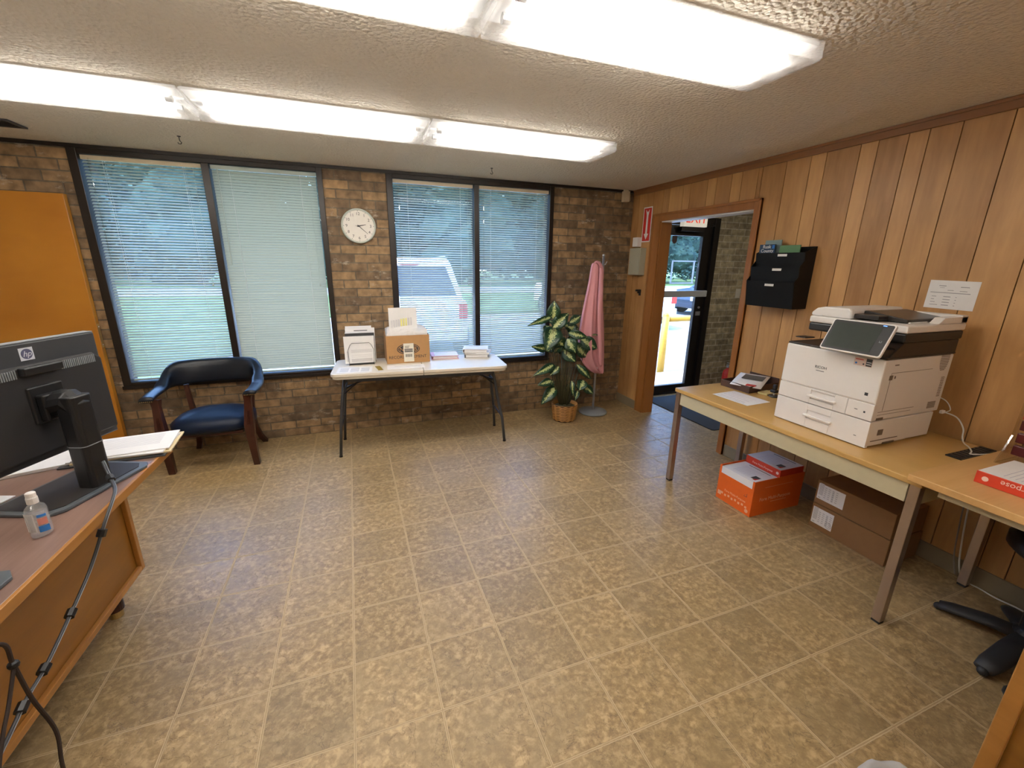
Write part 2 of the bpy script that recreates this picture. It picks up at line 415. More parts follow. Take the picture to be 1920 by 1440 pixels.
def leaf_mat(name):
    m, nt, p = new_mat(name)
    p.inputs['Roughness'].default_value = .35
    at = N(nt, 'ShaderNodeAttribute', attribute_name='rib')
    g = N(nt, 'ShaderNodeTexCoord'); n = N(nt, 'ShaderNodeTexNoise'); n.inputs['Scale'].default_value = 55; n.inputs['Detail'].default_value = 5; n.inputs['Distortion'].default_value = 1.5
    nt.links.new(g.outputs['Object'], n.inputs['Vector'])
    a = N(nt, 'ShaderNodeMath', operation='MULTIPLY_ADD'); nt.links.new(n.outputs[0], a.inputs[0]); a.inputs[1].default_value = 1.0; nt.links.new(at.outputs['Fac'], a.inputs[2])
    r = N(nt, 'ShaderNodeValToRGB'); el = r.color_ramp.elements
    el[0].position = .84; el[0].color = (.010, .045, .020, 1); el[1].position = 1.10; el[1].color = (.50, .55, .24, 1)
    x = el.new(.94); x.color = (.04, .12, .04, 1)
    nt.links.new(a.outputs[0], r.inputs[0]); nt.links.new(r.outputs[0], p.inputs['Base Color'])
    return m

def ground_mat(name, c1, c2, scale, rough=.9):
    m, nt, p = new_mat(name); p.inputs['Roughness'].default_value = rough; p.inputs['Specular IOR Level'].default_value = .2
    g = N(nt, 'ShaderNodeNewGeometry'); n = N(nt, 'ShaderNodeTexNoise'); n.inputs['Scale'].default_value = scale; n.inputs['Detail'].default_value = 8
    nt.links.new(g.outputs['Position'], n.inputs['Vector'])
    mx = N(nt, 'ShaderNodeMix', data_type='RGBA'); mx.inputs['A'].default_value = c1+(1,); mx.inputs['B'].default_value = c2+(1,)
    r = N(nt, 'ShaderNodeMapRange'); r.inputs['From Min'].default_value = .3; r.inputs['From Max'].default_value = .7; nt.links.new(n.outputs[0], r.inputs[0])
    nt.links.new(r.outputs[0], mx.inputs['Factor']); nt.links.new(mx.outputs['Result'], p.inputs['Base Color']); return m

def knit_mat():
    m = flat('pink_fabric', (.65, .30, .32), .85, bump=.3, scale=220, noise_amt=.12, spec=.2); return m

M_floor = floor_mat(); M_ceil = ceiling_mat()
M_brick = brick_mat('brown_brick', (.35, .215, .10), (.14, .09, .05), (.13, .10, .065), .60)
M_brick2 = brick_mat('grey_brown_brick', (.50, .41, .25), (.30, .24, .15), (.56, .50, .37), .60)  # brick colours raised, daylight from the door put into them
M_panel = wood('panelling', (.33, .155, .05), (.62, .345, .13), 'Z', 4, .42, 9, attr='tone', coord='Object')
M_groove = flat('groove', (.06, .028, .012), .8)
M_trim = wood('oak_trim', (.26, .095, .022), (.38, .15, .038), 'Z', 5, .35, 14)
M_trimd = wood('dark_trim', (.20, .085, .03), (.30, .13, .045), 'Y', 5, .4, 14)
M_frame = flat('bronze_frame', (.018, .012, .009), .38, .3)
M_doorwood = wood('birch_door', (.37, .135, .010), (.52, .22, .022), 'X', 3, .38, 3, streak=.35)
M_deskwood = wood('desk_wood', (.20, .080, .010), (.33, .138, .018), 'Y', 4, .38, 10)
M_deskedge = wood('desk_edge', (.30, .125, .022), (.44, .195, .042), 'Y', 5, .35, 14)
M_desktop = wood('desk_laminate', (.15, .090, .072), (.27, .170, .138), 'Y', 7, .3, 16)
M_tan = wood('tan_laminate', (.50, .29, .085), (.60, .37, .125), 'Y', 4, .32, 6)
M_butcher = wood('butcher_laminate', (.50, .27, .09), (.66, .40, .16), 'X', 6, .35, 14)
M_cream = flat('cream_metal', (.52, .45, .29), .45)
M_chrome = flat('worn_chrome', (.42, .33, .27), .32, .85)
M_steel = flat('brushed_steel', (.55, .55, .56), .35, .8)
M_black = flat('black_plastic', (.012, .012, .013), .38)
M_blackm = flat('matt_black_plastic', (.022, .021, .022), .55)
M_dgrey = flat('dark_grey_plastic', (.045, .047, .052), .42)
M_grey = flat('grey_plastic', (.22, .235, .25), .45)
M_white = flat('white_plastic', (.86, .82, .79), .4, noise_amt=.02)
M_white2 = flat('white_enamel', (.82, .82, .82), .4, noise_amt=.02)
M_paper = flat('white_paper', (.86, .84, .83), .8, noise_amt=.03, spec=.2)
M_paper2 = flat('grey_print', (.42, .40, .42), .8, spec=.2)
M_ink = flat('black_ink', (.03, .03, .035), .7)
M_manila = flat('manila_card', (.72, .58, .34), .75)
M_card = flat('brown_cardboard', (.42, .225, .09), .8, noise_amt=.08)
M_cardk = flat('kraft_cardboard', (.27, .135, .05), .8, noise_amt=.08)
M_orange = flat('orange_card', (.78, .13, .012), .5)
M_red = flat('red_print', (.62, .03, .02), .4)
M_pinkp = flat('pink_vinyl', (.62, .25, .33), .4)
M_tabletop = flat('ivory_plastic', (.76, .70, .60), .38, noise_amt=.03, bump=.05, scale=300)
M_blind = flat('sage_slat', (.42, .485, .43), .38, noise_amt=.02)
M_cord = flat('white_cord', (.75, .75, .72), .6)
M_glass = glass_mat('window_glass')
M_lens = lens_mat()
M_tube = emis('fluorescent_tube', (1.0, .95, .87), TUBE)
M_leather = flat('navy_leather', (.004, .011, .032), .42, spec=.3, noise_amt=.2, bump=.12, scale=60)
M_leatherb = flat('black_leather', (.008, .011, .018), .33, spec=.4, noise_amt=.2, bump=.12, scale=60)
M_mahog = wood('mahogany', (.028, .008, .005), (.065, .017, .009), 'Z', 6, .28, 12)
M_brass = flat('brass', (.55, .4, .18), .3, .9)
M_leaf = leaf_mat('variegated_leaf')
M_stem = flat('green_stem', (.055, .05, .018), .6)
M_basket = wood('basket_weave', (.42, .19, .045), (.60, .30, .08), 'X', 10, .5, 4)
M_basketd = flat('basket_shadow', (.07, .025, .008), .8)
M_soil = flat('moss', (.05, .045, .02), .95)
M_pink = knit_mat()
M_mat = flat('charcoal_mat', (.042, .040, .036), .95, bump=.5, scale=300)
M_rubber = flat('rubber', (.02, .02, .02), .7)
M_screen = flat('dark_screen', (.05, .06, .055), .12)
M_yellow = flat('yellow_paint', (.62, .36, .05), .45)
M_greybox = flat('grey_green_enamel', (.42, .40, .30), .45)
M_beige = flat('beige_plastic', (.62, .52, .36), .5)
M_gold = flat('gold_plate', (.45, .32, .06), .4, .5)
M_yellowh = flat('yellow_marker', (.8, .75, .25), .8)
M_blue = flat('blue_print', (.03, .2, .6), .5)
M_green = flat('green_print', (.10, .22, .10), .5)
M_photo = flat('grey_photo', (.07, .08, .08), .4, noise_amt=.6, scale=40)
M_exitw = flat('exit_white', (.8, .78, .68), .4, emit=(1, .92, .75), es=.35)
M_exitr = flat('exit_red', (.75, .03, .02), .4, emit=(1, .05, .02), es=.4)
M_clearp = glass_mat('clear_plastic', (.95, .95, .93), .16)
M_liner = milky('bin_liner', (.9, .9, .9), .55)
M_maroon = flat('maroon_plastic', (.10, .012, .014), .3)
M_base = flat('tile_base', (.24, .19, .12), .5)
M_concrete = ground_mat('concrete', (.30, .29, .28), (.42, .41, .40), 6)
M_walk = ground_mat('tan_walk', (.58, .42, .30), (.70, .54, .40), 5)
M_asphalt = ground_mat('asphalt', (.30, .30, .31), (.42, .42, .43), 12)
M_grass = ground_mat('grass', (.09, .15, .05), (.18, .25, .09), 3)
M_road = ground_mat('road', (.24, .25, .28), (.32, .33, .36), 4)
M_foliage = ground_mat('foliage', (.010, .024, .024), (.045, .085, .065), 1.3)
M_bark = flat('bark', (.09, .06, .04), .9, bump=.6, scale=10)
M_carw = flat('white_car_paint', (.78, .78, .80), .22, noise_amt=.01)
M_carb = flat('navy_car_paint', (.03, .04, .06), .25, noise_amt=.05)
M_cars = flat('silver_car_paint', (.35, .37, .40), .25, .4)
M_carglass = flat('car_glass', (.015, .02, .025), .06)
M_tail = flat('tail_light', (.6, .02, .02), .2)

# ================================================================== SETTING
YB = 4.21; XR = 2.96; H = 2.37; XL = -2.78; YR = -2.3; VX = 5.35
W1 = (-1.80, -.15); W2 = (.365, 2.0); WZ = (.575, 2.345)
DX = (3.20, 4.22); DZ = 2.15

mb = MB(); mb.box(XL-.1, VX+.1, YR-.1, YB+.02, -.12, 0)
struct(build('floor', mb, M_floor), 'beige and brown slate-look ceramic floor tiles')
mb = MB(); mb.box(XL-.1, VX+.1, YR-.1, YB+.25, H, H+.15)
struct(build('ceiling', mb, M_ceil), 'off-white textured popcorn ceiling')

def wall_grid(mb, xs, zs, holes, y0, y1, ax='x'):
    for i in range(len(xs)-1):
        for j in range(len(zs)-1):
            cx = (xs[i]+xs[i+1])/2; cz = (zs[j]+zs[j+1])/2
            if any(a < cx < b and c < cz < d for a, b, c, d in holes): continue
            if ax == 'x': mb.box(xs[i], xs[i+1], y0, y1, zs[j], zs[j+1])
            else: mb.box(y0, y1, xs[i], xs[i+1], zs[j], zs[j+1])
mb = MB()
wall_grid(mb, [XL-.1, W1[0], W1[1], W2[0], W2[1], XR+.06], [0, WZ[0], WZ[1], H],
          [(W1[0], W1[1], WZ[0], WZ[1]), (W2[0], W2[1], WZ[0], WZ[1])], YB, YB+.22)
struct(build('wall_back', mb, M_brick), 'brown brick wall with two large windows')
mb = MB()
wall_grid(mb, [XR+.06, DX[0], DX[1], VX+.1], [0, DZ, H], [(DX[0], DX[1], -1, DZ)], YB, YB+.22)
struct(build('wall_vestibule', mb, M_brick2), 'grey-brown brick wall beside the glass entrance door')

# rowlock brick course under each window
for (a, b) in (W1, W2):
    mb = MB(); x = a-.02
    n = round((b-a+.04)/.072); w = (b-a+.04)/n
    for k in range(n):
        j = random.Random(k+int(a*100)).uniform(-.002, .003)
        mb.box(x+.005, x+w-.005, YB-.006-j, YB+.02, WZ[0]-.105, WZ[0]-.006)
        x += w
    struct(build('trim_1' if a < 0 else 'trim_2', mb, M_brick, bevel=.003), 'course of upright sill bricks')
mb = MB(); mb.box(XL, XR-.002, YB-.02, YB-.0005, H-.025, H-.001)
struct(build('trim_3', mb, M_frame), 'dark strip between brick wall and ceiling')

# right wall: random-width vertical planks with grooves; opening to the entrance
seams = [4.21, 4.101, 4.015, 3.862, 3.63, 3.447, 3.354, 3.151, 3.053, 2.897, 2.796, 2.649, 2.425, 2.248, 2.146, 1.945, 1.849, 1.701, 1.607, 1.471, 1.283]
tones = [-.1, 0, .02, -.18, .1, .08, -.2, .26, -.12, .26, .06, -.2, .04, .2, -.22, .26, -.16, .22, .08, -.05]
rg = random.Random(7)
while seams[-1] > YR:
    seams.append(seams[-1] - rg.choice([.1, .15, .18, .2, .12])); tones.append(rg.uniform(-.2, .2))
seams[-1] = YR
OY = (2.615, 3.72); OZ = 2.03      # opening
mb = MB(); tl = []
def plank(y0, y1, z0, z1, t):
    if y1-y0 < .012: return
    mb.box(XR, XR+.012, y0+.0024, y1-.0024, z0, z1); tl.extend([t*.8]*6)
for i in range(len(seams)-1):
    y1, y0 = seams[i], seams[i+1]; t = tones[i]
    cuts = sorted({y0, y1} | {c for c in OY if y0 < c < y1})
    for a, b in zip(cuts[:-1], cuts[1:]):
        if a >= OY[0]-1e-6 and b <= OY[1]+1e-6: plank(a, b, OZ, H, t)
        else: plank(a, b, 0, H, t)
nb = len(mb.bm.faces)
mb.mi = 1
wall_grid(mb, [YR-.1, OY[0], OY[1], YB+.02], [0, OZ, H], [(OY[0], OY[1], -1, OZ)], XR+.010, XR+.115, ax='y')
tl.extend([0]*(len(mb.bm.faces)-nb))
lay = mb.bm.faces.layers.float.new('tone')
mb.bm.faces.ensure_lookup_table()
for f, t in zip(mb.bm.faces, tl): f[lay] = t
struct(build('wall_right', mb, [M_panel, M_groove]), 'wood plank panelled wall in mixed brown tones')
# vestibule side of that wall, far side walls
mb = MB(); mb.box(VX, VX+.1, 2.2, YB+.2, 0, H); mb.box(XR+.115, VX+.1, 2.1, 2.2, 0, H)
struct(build('wall_entry', mb, M_brick2), 'brick side walls of the entrance')
mb = MB(); mb.box(XL-.1, XL, YR-.1, YB, 0, H); struct(build('wall_left', mb, M_beige))
mb = MB(); mb.box(XL-.1, VX+.1, YR-.1, YR, 0, H); struct(build('wall_front', mb, M_beige))
mb = MB(); mb.box(VX, VX+.1, YR-.1, 2.1, 0, H); struct(build('wall_outer', mb, M_beige))
# crown strip, base
mb = MB(); mb.box(XR-.018, XR-.0004, YR, YB-.021, H-.055, H-.0005); mb.box(XR-.026, XR-.0004, YR, YB-.021, H-.018, H-.0005)
struct(build('trim_4', mb, M_trimd, bevel=.003), 'brown wood crown strip along panelled wall')
mb = MB()
mb.box(XR-.012, XR-.0004, OY[1]+.115, YB-.001, .0, .1); mb.box(XR-.012, XR-.0004, YR, OY[0]-.06, 0, .1)
struct(build('baseboard_right', mb, M_base, bevel=.003), 'grey-brown tile base along panelled wall')
# door casing and jamb of the opening
mb = MB()
mb.box(XR-.02, XR-.0004, OY[1]-.01, OY[1]+.105, 0, OZ+.065)
mb.box(XR-.02, XR-.0004, OY[0]-.05, OY[0]+.01, 0, OZ+.065)
mb.box(XR-.02, XR-.0004, OY[0]+.01, OY[1]-.01, OZ-.008, OZ+.065)
mb.box(XR-.028, XR-.002, OY[1]+.085, OY[1]+.105, 0, OZ+.066)
mb.box(XR-.028, XR-.002, OY[0]-.05, OY[0]-.03, 0, OZ+.066)
mb.box(XR-.028, XR-.002, OY[0]-.05, OY[1]+.105, OZ+.045, OZ+.066)
struct(build('trim_5', mb, M_trim, bevel=.003), 'orange-brown wood casing around entrance opening')
mb = MB()
mb.box(XR-.0003, XR+.125, OY[1]-.018, OY[1]-.0004, 0, OZ-.0004)
mb.box(XR-.0003, XR+.125, OY[0]+.0004, OY[0]+.018, 0, OZ-.0004)
struct(build('trim_6', mb, M_trim, bevel=.002), 'wood jamb lining of entrance opening')
mb = MB(); mb.box(XR-.0003, XR+.125, OY[0]+.018, OY[1]-.018, OZ-.018, OZ-.0004)  # outdoor light on this underside is put in as white colour
struct(build('trim_7', mb, M_white2), 'underside of entrance opening, whitened for outdoor light')

# windows: dark frames, glass, blinds
def window(idx, X, mull, glass):
    f = MB(); y0, y1 = YB-.018, YB+.11; z0, z1 = WZ
    f.box(X[0], X[0]+.055, y0, y1, z0, z1); f.box(X[1]-.045, X[1], y0, y1, z0, z1)
    f.box(X[0]+.055, X[1]-.045, y0, y1, z1-.035, z1); f.box(X[0]+.055, X[1]-.045, y0, y1, z0, z0+.045)
    f.box(mull[0], mull[1], y0, y1, z0+.045, z1-.035)
    w = struct(build('window_%d' % idx, f, M_frame, bevel=.003), 'dark bronze framed double window')
    w['label'] = 'dark bronze framed window behind ' + ('chair' if idx == 1 else 'folding table')
    for (a, b) in ((X[0]+.055, mull[0]), (mull[1], X[1]-.045)):
        g = MB(); g.box(a+.001, b-.001, YB+.085, YB+.091, z0+.046, z1-.036)
        build('pane', g, M_glass, w)
    s = MB(); s.box(X[0]-.005, X[1]+.005, YB-.03, YB-.018, z0-.006, z0+.02)
    build('window_sill', s, M_frame, w, bevel=.002)
window(1, W1, (-1.005, -.955), None)
window(2, W2, (1.163, 1.213), None)

def blind(a, b, tilt, label, wand_x=None):
    z1 = WZ[1]-.037; z0 = WZ[0]+.05; yc = YB+.03
    t = thing('window_blind', label, 'window blind', ((a+b)/2, yc, z0), group=None)
    m = MB(); m.box(a+.004, b-.004, yc-.018, yc+.018, z1-.03, z1-.001)
    build('headrail', m, M_beige if tilt < 50 else M_blind, t, bevel=.002)
    m = MB(); p = .0213; z = z1-.045; hw = .0125; rnd = random.Random(int(a*77)+5)
    while z > z0+.03:
        ti = radians(tilt + rnd.uniform(-2.2, 2.2))
        rows = []
        for s in (-1, -.35, .35, 1):
            c = .0016*(1-s*s)
            # s=-1 room edge (high), s=+1 outer edge (low)
            y = yc + s*hw*cos(ti) - c*sin(ti); zz = z + s*hw*sin(ti) + c*cos(ti)
            rows.append([(a+.008, y, zz), (b-.008, y, zz)])
        m.grid(rows)
        z -= p
    build('slats', m, M_blind, t, normals=False, smooth=True)
    m = MB(); m.box(a+.008, b-.008, yc-.012, yc+.012, z0+.004, z0+.018)
    build('bottom_rail', m, M_blind, t, bevel=.002)
    m = MB()
    for fx in (.17, .83):
        x = a+(b-a)*fx
        m.tube([(x, yc-.0135, z1-.03), (x, yc-.0135, z0+.01)], .0009, 4)
        m.tube([(x+.004, yc+.0135, z1-.03), (x+.004, yc+.0135, z0+.01)], .0009, 4)
    build('ladder_cord', m, M_cord, t)
    m = MB(); x = b-.06; m.tube([(x, yc-.022, z1-.03), (x+.002, yc-.023, z1-.9)], .0012, 5)
    m.lathe([(.003, 0), (.006, .004), (.005, .02), (.002, .024)], 8, Matrix.Translation((x+.002, yc-.023, z1-.925)))
    build('pull_cord', m, M_blind, t)
    m = MB(); x = a+.05; m.tube([(x, yc-.023, z1-.02), (x, yc-.024, z1-.75)], .0035, 6)
    build('tilt_wand', m, M_clearp if tilt < 50 else M_blind, t)
    return t
blind(-1.745, -1.005, 36, 'open mini blind in left window nearest the tall wooden door')
blind(-.955, -.195, 58, 'nearly closed sage mini blind left of the wall clock')
blind(.42, 1.163, 33, 'open mini blind behind the cardboard record box')
blind(1.213, 1.955, 38, 'open mini blind beside the potted plant')

# the exterior glass door
M_barg = flat('satin_bar', (.62, .62, .60), .35)
def glass_door():
    f = MB(); y0, y1 = YB+.0, YB+.11
    f.box(DX[0], DX[0]+.05, y0, y1, 0, DZ); f.box(4.14, DX[1], y0-.01, y1, 0, DZ); f.box(DX[0]+.05, 4.14, y0, y1, 2.06, DZ)
    f.box(DX[0]+.05, 4.14, y0, y1, -.005, .012)
    w = build('door_2', f, M_frame, bevel=.003); struct(w, 'dark bronze framed glass entrance door')
    m = MB(); a, b = DX[0]+.055, 4.135; z0, z1 = .015, 2.055; yy = (YB+.02, YB+.065)
    m.box(a, a+.12, yy[0], yy[1], z0, z1); m.box(b-.13, b, yy[0], yy[1], z0, z1)
    m.box(a+.12, b-.13, yy[0], yy[1], z0, .115); m.box(a+.12, b-.13, yy[0], yy[1], 1.94, z1)
    lf = build('door_leaf', m, M_frame, w, bevel=.003)
    m = MB(); m.box(a+.121, b-.131, YB+.04, YB+.046, .116, 1.939); build('pane', m, M_glass, lf)
    m = MB(); m.box(a+.01, b-.02, YB-.045, YB-.015, 1.235, 1.31); m.box(a+.03, a+.07, YB-.016, YB+.02, 1.24, 1.3); m.box(b-.08, b-.04, YB-.016, YB+.02, 1.24, 1.3)
    build('push_bar', m, M_barg, w, bevel=.008)
    m = MB(); m.box(3.62, 3.95, YB-.04, YB+.018, 1.985, 2.035); m.tube([(3.9, YB-.02, 2.04), (4.05, YB-.10, 2.05), (4.1, YB-.01, 2.07)], .006, 6)
    build('door_closer', m, M_frame, w, bevel=.004)
    m = MB(); m.box(4.03, 4.10, YB+.012, YB+.0198, 1.0, 1.05); m.lathe([(.014, 0), (.014, .012), (.009, .014)], 12, Matrix.Translation((4.07, YB+.02, 1.1)) @ Matrix.Rotation(pi/2, 4, 'X'))
    build('lock_cylinder', m, M_steel, w)
glass_door()
# flush wooden door standing open against the brick
mb = MB(); mb.box(-2.75, -1.845, 4.125, 4.172, .01, 2.03)
d1 = struct(build('door_1', mb, M_doorwood, bevel=.002), 'orange-brown flush wooden door standing open against the brick')
mb = MB(); mb.box(-1.8452, -1.843, 4.134, 4.164, .93, 1.11)
pl = build('latch_plate', mb, M_brass, d1)
mb = MB()
for z in (.95, 1.09): mb.lathe([(.005, 0), (.005, .002)], 8, Matrix.Translation((-1.843, 4.149, z)) @ Matrix.Rotation(pi/2, 4, 'Y'))
build('screw', mb, M_paper, pl)

# ================================================================== CEILING LIGHTS
def fixture(x0, x1, y0, y1, label):
    zt = H-.001; zb = H-.062
    t = thing('ceiling_light', label, 'ceiling light', ((x0+x1)/2, (y0+y1)/2, zb), group='wraparound fluorescent lights')
    m = MB(); m.box(x0+.006, x1-.006, y0+.02, y1-.02, zt-.012, zt); m.box(x0+.01, x1-.01, (y0+y1)/2-.03, (y0+y1)/2+.03, zt-.022, zt-.012)
    build('housing', m, M_white2, t)
    m = MB()
    prof = [(y0, zt-.004), (y0+.003, zb+.006), (y0+.010, zb), (y1-.010, zb), (y1-.003, zb+.006), (y1, zt-.004)]
    m.grid([[(x, y, z) for y, z in prof] for x in (x0+.004, x1-.004)])
    m.poly([(x0+.004, y, z) for y, z in prof]); m.poly([(x1-.004, y, z) for y, z in prof])
    build('diffuser', m, M_lens, t)
    for y in (y0+(y1-y0)*.30, y0+(y1-y0)*.70):
        m = MB(); m.tube([(x0+.075, y, zb+.026), (x1-.075, y, zb+.026)], .0155, 12)
        tb = build('fluorescent_tube', m, M_tube, t, smooth=False)
        for a, b in ((x0+.045, x0+.074), (x1-.074, x1-.045)):
            m = MB(); m.tube([(a, y, zb+.026), (b, y, zb+.026)], .016, 12); build('tube_cap', m, M_steel, tb)
FY = (2.645, 3.00); NY = (1.275, 1.60)
fixture(-1.865, -.682, *FY, 'fluorescent ceiling light at left end of far row')
fixture(-.676, .492, *FY, 'fluorescent ceiling light in middle of far row above armchair side')
fixture(.498, 1.70, *FY, 'fluorescent ceiling light at right end of far row')
fixture(-.735, .462, *NY, 'fluorescent ceiling light cut off by top edge, left of the near row')
fixture(.468, 1.645, *NY, 'large near fluorescent ceiling light at right end of near row')
fixture(-1.94, -.742, *NY, 'fluorescent ceiling light of the near row, out of sight at left')
for k, x in enumerate((-.74, .46)): fixture(x, x+1.19, -.75, -.42, ['left', 'right'][k] + ' added fluorescent ceiling light, unseen behind the viewpoint')  # unseen row, added to make the room brighter

for k, (x, y) in enumerate(((-.973, 3.67), (1.196, 3.748))):
    m = MB(); m.lathe([(.011, H-.004), (.011, H-.0006)], 10, Matrix.Translation((x, y, 0)))
    m.tube([(x, y, H-.004), (x, y, H-.022), (x+.003, y, H-.03), (x+.010, y, H-.038), (x+.004, y, H-.047), (x-.008, y, H-.046), (x-.011, y, H-.038)], .0026, 6)
    tag(build('ceiling_hook', m, M_blackm, origin=(x, y, H)), ['small dark hook in ceiling above the left window', 'small dark hook in ceiling above the right window'][k], 'hook', 'ceiling hooks')
t = thing('air_vent', 'dark slatted air vent in ceiling at left edge', 'air vent', (-1.99, 3.74, H))
m = MB(); m.box(-2.16, -1.82, 3.67, 3.81, H-.004, H-.0005); build('backing', m, M_black, t)
m = MB()
m.box(-2.18, -1.80, 3.65, 3.67, H-.010, H-.0005); m.box(-2.18, -1.80, 3.81, 3.83, H-.010, H-.0005); m.box(-2.18, -2.16, 3.67, 3.81, H-.010, H-.0005); m.box(-1.82, -1.80, 3.67, 3.81, H-.010, H-.0005)
build('frame', m, M_dgrey, t)
m = MB()
for k in range(5): m.box(-2.159, -1.821, 3.68+k*.026, 3.684+k*.026, H-.012, H-.0045)
build('louvre', m, M_dgrey, t)

# ================================================================== WALL CLOCK
cx, cz, R = .108, 1.897, .143; yf = YB-.036
t = thing('wall_clock', 'round white wall clock with black numerals on brick pier', 'clock', (cx, YB-.001, cz))
Mc = Matrix.Translation((cx, YB-.0012, cz)) @ Matrix.Rotation(pi/2, 4, 'X')
m = MB(); m.lathe([(R, 0), (R+.003, .012), (R+.002, .03), (R-.003, .040), (R-.009, .041), (R-.012, .036), (R-.014, .028)], 64, Mc, close=False); m.lathe([(R, 0), (R, .001)], 64, Mc)
build('rim', m, flat('clock_rim', (.50, .54, .48), .4), t, smooth=True)
m = MB(); m.lathe([(R-.006, .002), (R-.006, .030)], 48, Mc); face = build('dial', m, flat('dial_white', (.74, .70, .64), .6), t)
m = MB(); yt = YB-.0315
for k in range(1, 13):
    a = pi/2 - k*pi/6
    m.text(str(k), .034, (cx+cos(a)*R*.70, yt, cz+sin(a)*R*.70), (1, 0, 0), (0, 0, 1))
    m.lathe([(.0032, 0), (.0032, .0006)], 8, Matrix.Translation((cx+cos(a)*R*.865, yt, cz+sin(a)*R*.865)) @ Matrix.Rotation(pi/2, 4, 'X'))
for k in range(60):
    a = k*pi/30
    M = Matrix.Translation((cx, yt, cz)) @ Matrix.Rotation(-a, 4, 'Y')
    m.box(R*.85, R*.875, -.0006, 0, -.0006, .0006, M)
build('numerals', m, M_ink, face)
for nm, ang, L, w in (('hour_hand', 12, .062, .0045), ('minute_hand', -41, .098, .003), ('second_hand', 172, .03, .0015)):
    M = Matrix.Translation((cx, yt-.003, cz)) @ Matrix.Rotation(-radians(ang), 4, 'Y')
    m = MB(); m.prism([(-.012, -w), (L, -w*.4), (L, w*.4), (-.012, w)], .0012, M @ Matrix.Rotation(pi/2, 4, 'X'))
    build(nm, m, M_ink if nm != 'second_hand' else M_grey, t)
m = MB(); m.lathe([(.006, 0), (.006, .006)], 12, Matrix.Translation((cx, yt, cz)) @ Matrix.Rotation(pi/2, 4, 'X')); build('hub', m, M_ink, t)

# ================================================================== ARMCHAIR
t = thing('armchair', 'low-backed navy leather armchair with mahogany legs under left window', 'armchair', (-1.115, 3.88, 0), radians(-1.5))
def L(mb, *a, **k): return build(a[0], mb, a[1], t, local=True, **k)
# seat: crowned cushion, wider in front
def cushion(z0, z1, crown, wf, wb, yf_, yb_, n=10, bulge=.02):
    m = MB(); rows = []
    lay = []
    for (f, zt, g) in ((.94, 0, 0), (1.0, .25, 1), (1.0, .7, 1), (.93, 1.0, 0)):
        ring = []
        for k in range(40):
            a = 2*pi*k/40; c, s = cos(a), sin(a)
            q = 3.6; r = (abs(c)**q+abs(s)**q)**(-1/q)
            x = r*c; y = r*s
            w = (wf if y < 0 else wf+(wb-wf)*y)
            ring.append((x*w*f + bulge*g*c, (yf_+yb_)/2 + y*(yb_-yf_)/2*f + bulge*g*s, z0+(z1-z0)*zt))
        lay.append(ring)
    for f in (.7, .4, .12):
        lay.append([((p[0])*f/.93, (yf_+yb_)/2+(p[1]-(yf_+yb_)/2)*f/.93, z1+crown*(1-(f/.93)**2)) for p in lay[3]])
    vv = [[m.bm.verts.new(Vector(p)) for p in r] for r in lay]
    for i in range(len(vv)-1):
        for k in range(40): m._f([vv[i][k], vv[i][(k+1) % 40], vv[i+1][(k+1) % 40], vv[i+1][k]])
    m._f(vv[0][::-1]); m._f(vv[-1]); return m
L(cushion(.295, .405, .05, .262, .235, -.225, .21), 'seat', M_leather, smooth=True)
m = MB(); m.box(-.22, .22, -.19, .17, .270, .296); L(m, 'seat_frame', M_mahog, bevel=.006)
for s in (-1, 1):
    # front leg runs up as arm post
    m = MB(); pts = [(s*.288, -.205, 0), (s*.286, -.222, .12), (s*.284, -.238, .26), (s*.286, -.238, .36), (s*.29, -.225, .46), (s*.294, -.215, .545), (s*.296, -.205, .60)]
    rr = [.021, .023, .027, .031, .025, .022, .028]
    m.tube([Vector(p) for p in pts], [r*1.5 for r in rr], 4, up=(1, 1, 0))
    lg = L(m, 'leg', M_mahog, bevel=.004)
    m = MB()
    for dx in (-.008, 0, .008): m.tube([(s*.284+dx, -.271, .37), (s*.290+dx, -.262, .43), (s*.294+dx, -.251, .47)], .0028, 5)
    L(m, 'carved_reed', M_mahog).parent = lg
    m = MB(); m.tube([(s*.262, .285, 0), (s*.235, .245, .07), (s*.215, .21, .18), (s*.21, .19, .31), (s*.225, .20, .45), (s*.24, .215, .60)], [.026, .027, .028, .029, .024, .022], 4, up=(1, 1, 0))
    L(m, 'leg', M_mahog, bevel=.004)
